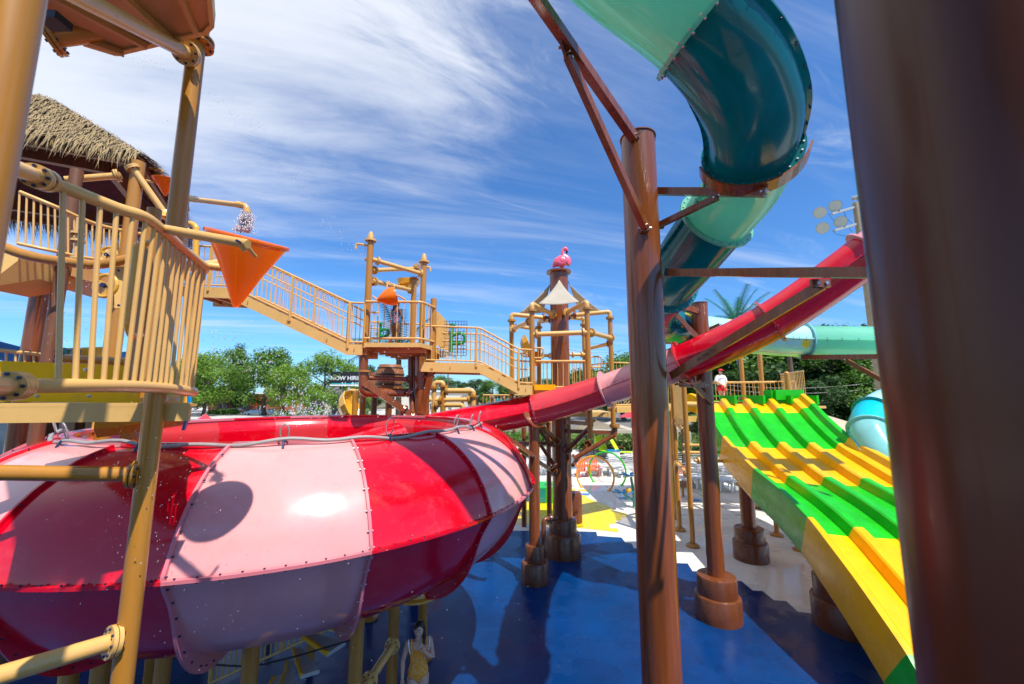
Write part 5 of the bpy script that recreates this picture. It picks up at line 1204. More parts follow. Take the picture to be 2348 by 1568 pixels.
for u,vt,Y in ((890,868,150),(930,862,160),(970,868,150),(1010,862,160),(1050,872,150),(1090,868,160),(1130,872,150),(1165,878,150),(1205,862,140),(1245,868,150),(1010,900,105),(1045,898,100),(1310,852,120),(1345,842,110),(1385,848,120),(1425,812,80),(1500,850,100),(1560,850,100),(1600,830,90),(1275,862,150)):
    plant(tE if vt>=897 else (tC if k%3 else tB),9 if vt>=897 else 16,u,vt,Y,'bright green small tree behind the bent tan pipes' if vt>=897 else 'dark green leafy tree in the ridge row behind the bridges and umbrella tower',gm if vt<897 else 'small bright trees behind the bent pipes',0,None,1.5 if vt<897 else 1.2); k+=1
gr='dense trees behind the mat slide'
for u,vt,Y,pr_,lb in ((1600,800,60,tC,0),(1650,770,52,tC,0),(1700,765,50,tB,0),(1745,752,46,tC,0),(1800,768,50,tC,0),(1850,762,46,tC,0),(1895,770,42,tB,0),(1950,742,50,tC,0),(2000,765,44,tC,0),(2050,740,46,tC,0),(2110,760,44,tB,0),(1775,885,44,tE,1),(1812,905,40,tE,1),(1880,860,38,tC,0),(1925,858,40,tC,0),(1980,850,38,tB,0),(2150,700,44,tC,0),(1690,850,44,tC,0),(2040,850,38,tC,0),(1640,880,44,tC,0)):
    plant(pr_,9 if pr_==tE else 16,u,vt,Y,'bright lime green small tree in front of the dark trees behind the mat slide' if lb else 'tall dark green tree in the dense row behind the mat slide',gr if not lb else 'bright small trees behind the mat slide',0,None,1.35)
for u,vt,Y in ((-60,830,60),(30,835,70),(120,850,80),(200,855,80),(300,850,90),(380,850,100)):
    plant(tB,16,u,vt,Y,'green tree glimpsed low through the near railing at left','trees glimpsed through the near railing',0,None,1.3)
for t in (tA,tB,tC,tD,tE):
    pass
# artificial palms
def palm(label,c,zt,n,L,grp,droop=1.0,m='foil_green'):
    t=thing('palm_tree',label,'palm tree',(c.x,c.y,0),grp); b=MB(); b.tube([V(c.x,c.y,0),V(c.x+.1,c.y,zt*.5),V(c.x,c.y,zt)],[.14,.12,.1],10); b.build('trunk','bark',t)
    for i in range(n):
        a=6.283*i/n+.3; el=R(random.uniform(25,75)); pts=[]; d=V(math.cos(a)*math.cos(el),math.sin(a)*math.cos(el),math.sin(el)); p=V(c.x,c.y,zt); 
        for k in range(11): pts.append(p.copy()); p=p+d*(L/10); d=(d+V(0,0,-.10*droop)).normalized()
        b=MB(); b.tube(pts,[.03*(1-.07*k) for k in range(11)],5)
        for k in range(2,30):
            f=k/29; i0=min(9,int(f*10)); q=pts[i0].lerp(pts[i0+1],f*10-i0) if i0<10 else pts[10]; dd=(pts[min(i0+1,10)]-pts[i0]).normalized(); sd_=dd.cross(V(0,0,1)).normalized()
            for s in (-1,1):
                ln=L*.27*(1-.55*f)*(1 if k>3 else .6); e=q+(sd_*s*.75+dd*.6+V(0,0,-.35)).normalized()*ln; w=dd*.028; b.add([q-w,q+w,e],[(0,1,2)])
        b.build('frond',m,t,0)
random.seed(5)
palm('dark green artificial palm above the teal tube right of the middle pole',P(1688,742,24),P(1688,745,24).z,11,2.5,None,.8)
palm('green artificial palm behind the bucket tower',Z4(1620,1000,16),Z4(1620,1010,16).z,12,2.4,None,1.1)
palm('green artificial palm farther right above the red tube',P(1800,735,20),P(1800,748,20).z,9,1.5,None,.9)
palm('feathery palm behind the tan posts left of the mat slide',P(1560,955,26),P(1560,965,26).z,12,1.8,None,1.4,'shrub')
# ---------------------------------------------------------------- buildings
def building(label,x0,x1,v0,v1,Y,depth,wallm,roofm,gable=0,wins=(),cat='building',over=.4):
    A=P(x0,v0,Y); B=P(x1,v0,Y); h=A.z; t=thing('shop_building',label,cat,((A.x+B.x)/2,Y,0)); cx_=(A.x+B.x)/2; w=B.x-A.x
    b=MB(); b.box((cx_,Y+depth/2,h/2),(w,depth,h)); b.build('wall',wallm,t,0)
    b=MB()
    if gable: b.prism([V(A.x-over,Y-over,h),V(B.x+over,Y-over,h),V(B.x-gable*.6,Y+depth/2,h+gable),V(A.x+gable*.6,Y+depth/2,h+gable)],(0,0,.15)); b.prism([V(A.x-over,Y+depth+over,h),V(B.x+over,Y+depth+over,h),V(B.x-gable*.6,Y+depth/2,h+gable),V(A.x+gable*.6,Y+depth/2,h+gable)],(0,0,.15))
    else: b.box((cx_,Y+depth/2,h+.15),(w+over*2,depth+over*2,.3))
    b.build('roof',roofm,t,0)
    for (f0,f1,z0,z1,m) in wins:
        b=MB(); b.box((A.x+w*(f0+f1)/2,Y-.05,(z0+z1)/2),(w*(f1-f0),.12,z1-z0)); o=b.build('window',m,t,0); b=MB(); b.box((A.x+w*(f0+f1)/2,Y-.12,z0-.05),(w*(f1-f0)+.2,.1,.1)); b.build('sill','white_paint',o,0)
        b=MB(); b.box((A.x+w*(f0+f1)/2,Y-.13,(z0+z1)/2),(.08,.06,z1-z0)); b.build('mullion','white_paint',o,0)
    return t
building('long low red brick shop with white fascia behind the car park',480,705,903,945,118,14,'brick','white_paint',0,((.3,.42,.2,2.6,'glass'),(.5,.56,.2,2.6,'glass'),(.1,.2,.6,2.6,'glass')))
building('grey roofed shop with dark windows behind the middle tree',716,800,915,945,104,12,'cream_wall','roof_grey',3.2,((.15,.35,.3,2.2,'glass'),(.55,.85,.2,2.4,'glass')))
building('long cream flat roofed building right of the bucket tower column',905,1060,898,940,95,12,'cream_wall','white_paint',0,((.5,.54,1.5,3,'glass'),(.8,.84,1.5,3,'glass')))
building('white metal shed behind the aqua tube',1921,1966,928,958,42,5,'white_paint','white_paint',0,((.35,.5,1.4,1.9,'dark'),),'shed',.05)
# orange sign and blank brick detail
sg=thing('shop_sign','small bright orange shop sign under the left trees','sign',P(594,921,110)); b=MB(); b.box(P(594,921,110),(3.6,.15,2.2)); b.build('panel','plastic_orange',sg,0); b=MB(); q=P(594,921,110); b.cyl((q.x-1.4,110.2,0),(q.x-1.4,110.2,q.z),.1,6); b.build('post','bark',sg)
# billboard
def text(s,size,loc,m,parent,rot=(R(90),0,0),ext=.02,name='lettering'):
    cu=bpy.data.curves.new('t','FONT'); cu.body=s; cu.size=size; cu.extrude=ext; cu.align_x='CENTER'; cu.offset=.012*size; o=bpy.data.objects.new('t',cu); COL.objects.link(o)
    dg=bpy.context.evaluated_depsgraph_get(); me=bpy.data.meshes.new_from_object(o.evaluated_get(dg)); COL.objects.unlink(o); bpy.data.objects.remove(o)
    me.materials.clear(); me.materials.append(M[m]); o=bpy.data.objects.new(name,me); COL.objects.link(o); o.parent=parent; o.rotation_euler=rot; o.location=Vector(loc)-wloc(parent); return o
bbA=P(758,858,94); bbB=P(842,858,94); bbz=P(800,874,94).z; bbt=P(800,857,94).z; bbb=P(800,886,94).z
bb=thing('billboard','black roadside billboard reading NOW HIRING above a white strip','billboard',((bbA.x+bbB.x)/2,94,0))
b=MB(); b.box(((bbA.x+bbB.x)/2,94,(bbt+bbz+.6)/2-.3),(bbB.x-bbA.x,.3,bbt-bbz+1.0)); b.build('panel','black',bb,0)
b=MB(); b.box(((bbA.x+bbB.x)/2,94,(bbz-.6+bbb)/2),(bbB.x-bbA.x,.34,bbz-bbb-.9)); b.build('white_strip','white_paint',bb,0)
b=MB(); b.box(((bbA.x+bbB.x)/2,93.8,bbz-.55),(bbB.x-bbA.x-.5,.1,.14)); b.build('blue_line','aqua',bb,0)
text('NOW HIRING',1.35,((bbA.x+bbB.x)/2,93.8,bbt-1.45),'white_paint',bb); text('N - $15',1.35,((bbA.x+bbB.x)/2+.6,93.8,bbt-2.95),'white_paint',bb)
b=MB(); b.cyl(((bbA.x+bbB.x)/2,94.3,0),((bbA.x+bbB.x)/2,94.3,bbb),.35,12); b.build('post','galv',bb)
# ---------------------------------------------------------------- cars
def car(label,p,m,rz,grp,L=4.5,W=1.8,H=1.45,truck=False):
    t=thing('parked_car',label,'car',(0,0,0),grp); b=MB()
    if truck: pr=[(-.5,.28),(-.5,.62),(-.12,.62),(-.08,.66),(0,1.0),(.22,1.0),(.3,.66),(.48,.6),(.5,.28)]
    else: pr=[(-.5,.22),(-.49,.55),(-.4,.62),(-.27,.68),(-.15,.97),(.12,1.0),(.27,.7),(.45,.62),(.5,.45),(.49,.22)]
    vs=[]; n=len(pr)
    for s in (-1,1):
        for x,z in pr: vs.append(V(x*L,s*(W/2-(.14 if z>.7 else 0)),z*H))
    b.add(vs,[tuple(range(n-1,-1,-1)),tuple(range(n,2*n))]+[(i,(i+1)%n,n+(i+1)%n,n+i) for i in range(n)]); b.v=[v for v in b.v]; o=b.build('body',m,t,50)
    bv=o.modifiers.new('b','BEVEL'); bv.width=.06; bv.segments=2
    b=MB()
    for s in (-1,1): b.prism([V(-.22*L,s*(W/2-.07),.7*H),V(-.13*L,s*(W/2-.12),.93*H),V(.11*L,s*(W/2-.12),.95*H),V(.23*L,s*(W/2-.07),.71*H)],(0,s*.03,0))
    b.build('window','glass',t,0)
    for x in (-.32,.31):
        for s in (-1,1):
            b=MB(); b.cyl((x*L,s*(W/2-.18),.31),(x*L,s*(W/2+.02),.31),.31,18); w=b.build('wheel','black',t); b=MB(); b.cyl((x*L,s*(W/2-.02),.31),(x*L,s*(W/2+.035),.31),.19,12); b.build('rim','bolt_steel',w)
    for s in (-1,1): b=MB(); b.box((.485*L,s*.6,.52*H),(.08,.35,.14)); b.build('headlight','lens',t); b=MB(); b.box((-.492*L,s*.6,.52*H),(.06,.3,.14)); b.build('tail_light','coral_gel',t)
    t.location=p; t.rotation_euler=(0,0,rz); return t
def gp_(u,v): g=G(u,v); return (g.x,g.y,.015)
gc='cars in the car park beyond the bowl'
car('silver saloon car parked under the left trees',gp_(583,951),'car_silver',R(20),gc); car('white car parked beside the silver car by the brick shop',gp_(622,950),'car_white',R(12),gc)
car('black pickup truck in front of the grey roofed shop',gp_(744,948),'car_dark',R(5),gc,5.2,1.9,1.8,True); car('blue grey low car left of the pale water splash',gp_(802,951),'car_silver',R(170),gc); car('white van like car at the far left of the car park',gp_(502,944),'car_white',R(0),gc); car('dark car at the left of the car park',gp_(540,948),'car_dark',R(175),gc)
car('white car beside the umbrella at the right end of the car park',gp_(850,952),'car_white',R(0),gc)
car('dark red sports car on the road seen between the tan posts and brown pole',gp_(1609,996),'car_red',R(4),None,4.3,1.8,1.3)
# street furniture: utility pole, lamp, wires
up1=thing('utility_pole','dark wooden utility pole behind the bent tan pipes','utility pole',gp_(1025,951)); q=G(1025,951); b=MB(); b.cyl((q.x,q.y,0),(q.x,q.y,P(1025,862,q.y).z+1),.16,8); b.beam((q.x-1.1,q.y,P(1025,868,q.y).z),(q.x+1.1,q.y,P(1025,868,q.y).z),.12,.15); b.build('pole','bark',up1)
sl_=thing('street_lamp','grey street lamp with long sloping arm behind the lower bridge','street lamp',gp_(1068,951)); b=MB(); Y=q.y; b.tube([V(P(1025,905,Y).x,Y,P(1025,905,Y).z),P(1055,892,Y),P(1068,889,Y)],.08,6); b.build('arm','galv',sl_); b=MB(); b.sphere(P(1073,889,Y),.5,8,0,(1.6,.6,.4)); b.build('lamp_head','galv',sl_)
for i,(u0,v0,u1,v1,Y,sag) in enumerate(((1025,865,1300,880,95,1.2),(1025,878,1250,905,95,1.5),(800,880,1025,872,95,1),(1640,880,2060,868,36,.6),(1640,890,2060,882,36,.6),(1640,925,2060,905,36,.4),(-50,795,240,808,40,.5),(450,830,800,850,90,1.5),(1300,800,1440,800,60,.6))):
    a=P(u0,v0,Y); c=P(u1,v1,Y); w_=MB(); w_.tube([a.lerp(c,k/12)+V(0,0,-sag*4*(k/12)*(1-k/12)) for k in range(13)],.018 if Y>50 else .012,4)
    obj1(w_,'power_line','galv' if Y<50 else 'dark','thin overhead power line '+('in front of the dense dark trees' if Y==36 else 'crossing behind the bridges' if Y==95 else 'crossing low behind the near railing' if Y==40 else 'over the left trees' if Y==90 else 'right of the umbrella tower'),'power line','overhead power lines')
# floodlight mast
fm_=thing('floodlight_mast','tall tan wooden mast with round stadium floodlights on two crossarms','floodlight',P(2040,1000,24)); ZF=ZM(6.533,2000,460)
b=MB(); b.tube([V(P(2045,1000,24).x,24,0),P(2040,960,24),P(2022,891,24),P(1990,660,24),P(1961,465,24)],[.36,.34,.32,.24,.17],16); b.build('pole','pole_wood',fm_)
b=MB()
for k in range(26): f=k/26; p=P(2022,891,24).lerp(P(1975,560,24),f); s=1 if k%2 else -1; b.cyl(p,p+V(s*.5,0,0),.018,5)
o=b.build('climbing_pegs','galv',fm_); o['kind']='stuff'
for (x0,y0,x1,y1) in ((520,490,1300,258),(565,760,1300,545)): b=MB(); b.beam(ZF(x0,y0,24),ZF(x1,y1,24),.12,.14); b.build('crossarm','galv',fm_,20)
b=MB(); b.cyl(ZF(905,290,24),ZF(890,190,24),.02,5); b.build('lightning_rod','galv',fm_)
for (x,y,dx,dz_) in ((325,470,-.5,-.5),(575,360,-.75,-.25),(370,720,-.55,-.45),(665,618,-.7,-.2),(1100,200,.6,-.2),(1070,500,-.2,-.2)):
    c=ZF(x,y,24); d=V(dx,-.75,dz_).normalized(); b=MB(); b.tube([c+d*.0,c-d*.12,c-d*.32,c-d*.42],[.36,.35,.2,.12],20,0); b.tube([c-d*.42,c-d*.75],[.15,.13],12,0); o=b.build('floodlight','galv',fm_)
    b=MB(); b.tube([c+d*.015,c+d*.02],[.33,.33],20); b.build('glass_front','lens',o); b=MB(); b.tube([c-d*.5,c-d*.5+V(.25,0,-.25)],.04,5); b.build('mount','galv',o)
for pts in (((470,480),(500,540),(570,610)),((715,440),(760,560),(860,650)),((525,760),(600,820),(770,852)),((800,715),(830,760),(850,780))):
    b=MB(); b.tube(catmull([ZF(*q,24) for q in pts],4),.014,4); b.build('cable','dark',fm_)
# ---------------------------------------------------------------- pool side furniture
def lounger(label,p,rz,first=[None]):
    if first[0]: return copy_tree(first[0],None,p,rz,label)
    t=thing('sun_lounger',label,'sun lounger',(0,0,0),'white sun loungers beyond the splash pad')
    b=MB()
    for i in range(9): b.box((0,-.75+i*.14,.36),(.6,.11,.02))
    b.build('seat','white_paint',t,0); b=MB()
    for i in range(6): b.box((0,.5+i*.1,.42+i*.115),(.6,.1,.02))
    b.build('backrest','white_paint',t,0); b=MB(); b.box((-.31,-.12,.33),(.04,1.4,.08)); b.build('side_rail','white_paint',t,0); b=MB(); b.box((.31,-.12,.33),(.04,1.4,.08)); b.build('side_rail','white_paint',t,0)
    for x in (-.3,.3):
        for y in (-.7,.5): b=MB(); b.box((x,y,.16),(.06,.07,.32)); b.build('leg','white_paint',t,0)
    t.location=p; t.rotation_euler=(0,0,rz); first[0]=t; return t
for i,(u,v,rz,lb) in enumerate(((1380,1086,200,'white sun lounger right behind the orange hoop'),(1402,1087,200,'white sun lounger behind the overlap of the two hoops'),(1424,1090,200,'white sun lounger at the right edge of the green hoop'),(1240,1082,160,'white sun lounger just left of the umbrella column'),(1262,1085,160,'white sun lounger nearest the left of the umbrella column'),(1216,1078,160,'white sun lounger right of the slim brown pole'),(1190,1074,160,'white sun lounger left of the slim brown pole'),
   (1548,1110,185,'white sun lounger just right of the tall middle pole'),(1572,1112,185,'white sun lounger between the two tan posts'),(1600,1115,185,'white sun lounger behind the brown pole of the mat slide'),(1625,1117,185,'white sun lounger hidden by the brown pole on the stepped footing'),(1652,1120,185,'white sun lounger right of the brown pole under the slide edge'),(1678,1122,185,'white sun lounger below the yellow edge of the mat slide'),(1545,1078,180,'back row white sun lounger near the middle pole'),(1575,1079,180,'back row white sun lounger between tan posts'),(1605,1080,180,'back row white sun lounger left of the brown pole'),(1660,1084,180,'back row white sun lounger right of the brown pole'))):
    lounger(lb,G(u,v,.02),R(rz)).scale=(1.35,1.25,1.35)
def adir(label,p,rz,first=[None]):
    if first[0]: return copy_tree(first[0],None,p,rz,label)
    t=thing('adirondack_chair',label,'chair',(0,0,0),'orange slatted garden chairs')
    b=MB(); 
    for i in range(5): b.box((0,-.35+i*.12,.38-i*.03),(.55,.1,.02))
    b.build('seat','plastic_orange',t,0); b=MB()
    for i in range(5): x=(i-2)*.11; h=.75-.07*abs(i-2); b.beam((x*.9,.2,.25),(x*1.25,.45,.25+h),.09,.02)
    b.build('backrest','plastic_orange',t,0)
    for s in (-1,1):
        b=MB(); b.box((s*.36,-.05,.58),(.13,.75,.03)); b.build('armrest','plastic_orange',t,0); b=MB(); b.box((s*.33,-.38,.29),(.05,.08,.58)); b.build('leg','plastic_orange',t,0); b=MB(); b.beam((s*.33,-.4,.3),(s*.33,.5,.04),.04,.12); b.build('leg','plastic_orange',t,0)
    t.location=p; t.rotation_euler=(0,0,rz); first[0]=t; return t
for u,v,rz,lb in ((1336,1092,10,'orange slatted garden chair left inside the orange hoop'),(1359,1090,-5,'orange slatted garden chair seen through the hoops overlap'),(1556,1108,-30,'orange slatted garden chair behind the left tan post'),(1852,1146-8,20,'orange slatted garden chair under the mat slide edge')):
    c=adir(lb,G(u,v,.02),R(rz)); c.scale=(1.05,1.05,1.05)
def sling(label,p,rz,first=[None]):
    if first[0]: return copy_tree(first[0],None,p,rz,label)
    t=thing('sling_chair',label,'chair',(0,0,0),'lime green sling chairs'); b=MB(); b.prism([(-.3,-.5,.36),(.3,-.5,.36),(.3,.3,.32),(-.3,.3,.32)],(0,0,.02)); b.build('seat','lime',t,0); b=MB(); b.prism([(-.3,.3,.33),(.3,.3,.33),(.3,.75,1.1),(-.3,.75,1.1)],(0,.03,0)); b.build('backrest','lime',t,0)
    for s in (-1,1): b=MB(); b.tube([V(s*.33,-.5,0),V(s*.33,-.5,.36),V(s*.33,.3,.32),V(s*.33,.4,0)],.02,6); b.build('leg','dark',t)
    t.location=p; t.rotation_euler=(0,0,rz); first[0]=t; return t
for u,v,rz,lb in ((1390,1046,20,'lime green sling chair above the green hoop'),(1430,1050,60,'lime green sling chair beside the canopy leg'),(1352,1043,-60,'lime green sling chair left under the brown struts'),(1545,1050,40,'lime green sling chair just right of the middle pole')):
    c=sling(lb,G(u,v,.02),R(rz)); c.scale=(1.35,1.35,1.35)
tb2=thing('towel_box','white box with blue lid between the green chairs','box',G(1406,1052,.02)); b=MB(); g=G(1406,1052,.02); b.box(g+V(0,0,.3),(.9,.6,.6)); b.build('box_body','white_paint',tb2,0); b=MB(); b.box(g+V(0,0,.65),(.95,.65,.1)); b.build('lid','blue_plastic',tb2,0)
tbl=thing('side_table','small orange topped table under the canopy','table',G(1412,1046,.02)); b=MB(); g=G(1414,1044,.02); b.box(g+V(0,0,.7),(.9,.6,.05)); b.build('table_top','plastic_orange',tbl,0)
for sx in (-.4,.4):
    for sy in (-.25,.25): b=MB(); b.cyl(g+V(sx,sy,0),g+V(sx,sy,.7),.03,6); b.build('leg','dark',tbl)
def canopy(label,c,w,d,h,zt,m='canvas_white',legm='dark',curt=False):
    t=thing('canopy_tent',label,'canopy',c,'fabric canopies beyond the splash pad'); b=MB(); v=[V(c.x-w/2,c.y-d/2,h),V(c.x+w/2,c.y-d/2,h),V(c.x+w/2,c.y+d/2,h),V(c.x-w/2,c.y+d/2,h)]; tp=V(c.x,c.y,zt)
    for i in range(4):
        a,e=v[i],v[(i+1)%4]; b.add([a,e,tp],[(0,1,2)]); b.add([a,e,e-V(0,0,.25),a-V(0,0,.25)],[(0,1,2,3)])
    o=b.build('fabric_roof',m,t,0); md=o.modifiers.new('s','SOLIDIFY'); md.thickness=.02
    for p in v:
        b=MB(); b.box((p.x,p.y,h/2),(.09,.09,h)); b.build('leg',legm,t,0)
        if curt: b=MB(); b.lathe([(.12,h-.2),(.16,h*.7),(.07,h*.5),(.2,h*.1),(.24,.05)],(p.x,p.y,0),10); b.build('tied_curtain','canvas',t,50)
    return t
canopy('pale hip roofed canopy over the green chairs behind the hoops',G(1408,1046,0)+V(0,1,0),3.6,3,2.15,2.75)
canopy('pale canopy with tied curtains just right of the middle pole',G(1530,1050,0)+V(0,0,0),2.6,2.4,2.4,2.9,'canvas_white','dark',True)
canopy('large tan canopy behind the right wall of the mat slide',V(P(1928,980,22).x,23,0),4.2,3.6,P(1894,996,22).z,P(1928,953,22).z,'canvas','wood_brown')
s_=sail('low cream shade sail with striped edge behind the umbrella column',Z8(690,160,26),Z8(560,250,27),Z8(1030,262,30),.2,'canvas_white')
# hoops
def hoop(label,gA,gB,vt,m,r=.035):
    t=thing('spray_hoop',label,'spray hoop',(gA+gB)/2,'water spray hoops on the white floor'); mid=(gA+gB)/2; w=(gB-gA); ax=w.normalized(); top=P(1400,vt,mid.y).z; hw=w.length/2
    Rr=(top*top+hw*hw)/(2*top); cz=top-Rr; a0=math.asin(-cz/Rr) if abs(cz/Rr)<1 else 0
    pts=[]; n=40
    for i in range(n+1):
        q=a0+(math.pi-2*a0)*i/n; pts.append(mid+ax*Rr*math.cos(q)+V(0,0,cz+Rr*math.sin(q)))
    MBt=MB(); MBt.tube(pts,r,10); MBt.build('hoop',m,t)
    for g in (gA,gB): b=MB(); b.lathe([(.1,0),(.1,.03),(.04,.05)],g,12); b.build('base_plate',m,t)
hoop('orange spray hoop standing on the white floor',G(1334,1118),G(1396,1125),1046,'orange_gel' if 0 else 'yellow_hoop' if 'yellow_hoop' in M else 'amber_gel',.05)
hoop('bright green spray hoop behind the orange one',G(1361,1105),G(1425,1112),1036,'green_gel',.05)
# flower features
ff=thing('water_flower','teal stalked splash flower with blue petals beside the middle pole','water feature',G(1453,1162)); g=G(1453,1162); Y=g.y
b=MB(); b.tube(catmull([g,P(1453,1140,Y),P(1449,1110,Y),P(1446,1094,Y)],4),.06,10); b.tube(catmull([P(1453,1148,Y),P(1436,1138,Y-.3),P(1430,1130,Y-.4)],4),.06,10); b.build('stalk','teal_mid',ff)
for c in (P(1444,1091,Y),P(1428,1131,Y-.4)):
    for k in range(6): a=k*R(60); b=MB(); b.prism([c+V(.06*math.cos(a-.5),.06*math.sin(a-.5),0),c+V(.42*math.cos(a-.25),.42*math.sin(a-.25),.05),c+V(.5*math.cos(a),.5*math.sin(a),.06),c+V(.42*math.cos(a+.25),.42*math.sin(a+.25),.05),c+V(.06*math.cos(a+.5),.06*math.sin(a+.5),0)],(0,0,.03)); b.build('petal','blue_plastic',ff,0)
b=MB(); b.sphere(P(1440,1124,Y-.4),.13,10); b.build('flower_centre','amber_gel',ff)
ms=thing('mushroom_sprayer','small tan mushroom shaped sprayer right of the tan post','water feature',G(1566,1139)); g=G(1566,1139); b=MB(); b.cyl(g,g+V(0,0,.55),.06,10); b.build('stem','tan_post',ms); b=MB(); b.lathe([(0,.5),(.4,.52),(.42,.58),(.3,.7),(0,.78)],g,20); b.build('mushroom_cap','wood_deck',ms)
gs=thing('toddler_slide','small bright green toddler slide on the yellow floor','slide',G(1256,1148)); g=G(1258,1150); b=MB(); b.box(g+V(-.1,.4,.35),(1.1,1.4,.7)); b.build('slide_body','green_gel',gs,0); b=MB(); b.prism([g+V(-.6,-.3,.7),g+V(-.6,1.1,.7),g+V(-1.6,1.1,.1),g+V(-1.6,-.3,.1)],(0,0,.1)); b.build('slide_bed','green_gel',gs,0)
b=MB(); pts=[g+V(.3+.32*math.cos(a*.3),.2,.85+.4*math.sin(a*.3)) for a in range(0,11)]; b.tube(pts,.09,10); b.build('entry_arch','pipe_green',gs); b=MB(); b.box(g+V(-.4,-.32,.35),(.45,.04,.6)); b.build('end_panel','teal_mid',gs,0)
dr=thing('perforated_drum','orange brown wet drum beside the umbrella column','water feature',Z8(560,1085,14)); g=G((1280+560/3.5635)/1.0908,(1000+1090/3.5635)/1.0908); b=MB(); b.lathe([(.3,0),(.3,1.0),(.25,1.15),(0,1.18)],g,20); b.build('drum','brown_foot',dr)
# barrel
ba=thing('wooden_barrel','big wet wooden barrel standing between the bucket tower columns','barrel',Z4(1552,1175,15)); c=Z4(1552,1175,15); b=MB(); b.lathe([(0,-.56),(.4,-.56),(.5,-.3),(.52,0),(.5,.3),(.4,.56),(.38,.5),(0,.5)],c,24); b.build('staves','barrel',ba); 
for z in (-.42,-.18,.18,.42): b=MB(); b.lathe([(.46+(.06 if abs(z)<.3 else 0),z-.03),(.475+(.06 if abs(z)<.3 else 0),z+.03)],c,24); b.build('iron_hoop','dark',ba)
b=MB(); b.cyl((c.x,c.y,0),(c.x,c.y,c.z-.56),.12,12); b.build('stand_post','brown_steel',ba)
ba=thing('wooden_barrel','smaller dark wooden barrel left of the big barrel','barrel',Z4(1440,1200,16)); c=Z4(1440,1205,16); b=MB(); b.lathe([(0,-.45),(.34,-.45),(.44,0),(.34,.45),(0,.45)],c,20); b.build('staves','barrel',ba); b=MB(); b.cyl((c.x,c.y,0),(c.x,c.y,c.z-.45),.12,12); b.build('stand_post','brown_steel',ba)
# fences
def fence(label,a,c,h,n,m='dark',mesh=False):
    t=thing('metal_fence',label,'fence',a,'dark metal fences around the park'); 
    for z in (.15,h-.08): b=MB(); b.beam(a+V(0,0,z),c+V(0,0,z),.05,.05); b.build('rail',m,t,0)
    b=MB()
    k=int((c-a).length/.16)
    for i in range(k): q=a.lerp(c,i/k); b.beam(q,q+V(0,0,h),.022,.022)
    b.build('picket_panel',m,t,0)
    for i in range(n+1): q=a.lerp(c,i/n); b=MB(); b.box(q+V(0,0,h/2+.05),(.09,.09,h+.1)); b.build('post',m,t,0)
fence('dark picket fence behind the hoops and canopies',V(-6,42,0),V(22,40,0),1.3,10); fence('dark picket fence behind the tan canopy at right',P(1880,1010,26)*V(1,1,0).x if False else V(16,25,0),V(30,22,0),1.4,6)
fence('black fence with tall posts below the dark trees',V(26,38,0),V(40,36,0),2.2,6)
# orange-brown bollards row behind bowl
for i,u in enumerate((1060,1090,1128,1155,1178,1200,1225)):
    q=P(u,922,45); bo=thing('rope_bollard','orange brown round topped post in the row behind the red tube','bollard',(q.x,45,0),'round topped posts behind the red tube'); b=MB(); b.cyl((q.x,45,0),(q.x,45,q.z+.25),.16,10); b.sphere((q.x,45,q.z+.45),.26,10); b.build('post','brown_foot',bo)
gsn=thing('street_sign','small green street sign behind the row of posts','sign',P(1150,918,60)); b=MB(); b.box(P(1150,918,60),(1.8,.05,.6)); b.build('panel','teal_mid',gsn,0); b=MB(); q=P(1150,918,60); b.cyl((q.x,60.1,0),(q.x,60.1,q.z),.05,6); b.build('post','galv',gsn)
um=thing('patio_umbrella','small red umbrella by the road left of the middle pole','umbrella',P(1448,948,48)); q=P(1446,948,48); b=MB(); b.lathe([(1.5,-.4),(1.4,-.3),(0,.3)],q,10); b.build('canopy','coral_gel',um); b=MB(); b.cyl((q.x,q.y,0),q,.05,6); b.build('pole','galv',um)
# planting: stuff
def shrubs(name,label,pts,n,size,hgt,seed,m='shrub'):
    rnd=random.Random(seed); b=MB(); vs=[];fs=[]
    for k in range(n):
        i=rnd.randrange(len(pts)-1); p=pts[i].lerp(pts[i+1],rnd.random())+V(rnd.gauss(0,.5),rnd.gauss(0,.6),0); hh=hgt*(.6+.6*noise.noise(p*.8+V(seed,0,0)))+.05; p.z=rnd.random()*hh; d=V(rnd.gauss(0,1),rnd.gauss(0,1),rnd.random()*1.6).normalized(); s=size*rnd.uniform(.5,1.2); a=d.orthogonal().normalized()*s*.2; o=len(vs); vs+=[p-a,p+d*s*.5-a*.6,p+d*s,p+d*s*.5+a*1.4,]; fs.append((o,o+1,o+2,o+3))
    b.add(vs,fs); return tag(b.build(name,m,None,0),label,'plants',None,'stuff')
shrubs('shrub_planting','low bright green shrubs and grasses behind the canopies',[V(6,38,0),V(14,37,0),V(22,35,0),V(30,30,0)],9000,.55,1.5,1)
shrubs('shrub_planting','green leafy ground planting behind the white loungers',[G(1520,1052),G(1600,1056),G(1700,1050),G(1760,1040)],6000,.5,1.1,2)
shrubs('shrub_planting','green planting behind the bowl and umbrella tower',[V(-6,40,0),V(0,41,0),V(8,40,0)],5000,.55,1.3,3,'leaf_mid')
shrubs('hedge','clipped hedge at the left of the car park',[G(485,950),G(540,950)],1800,.8,1.2,4,'leaf_mid')
shrubs('ornamental_grass','tall plumed grasses in front of the brick shop',[P(650,955,40)*1,P(720,960,40)*1] and [V(P(655,950,40).x,40,0),V(P(715,950,40).x,40,0)],3500,1.1,3.4,6,'shrub')
tag(MB().poly([V(-80,46,.018),V(60,44,.018),V(60,52,.018),V(-80,60,.018)]).build('grass_verge','grass_mat'),kind='structure')
random.seed(9)
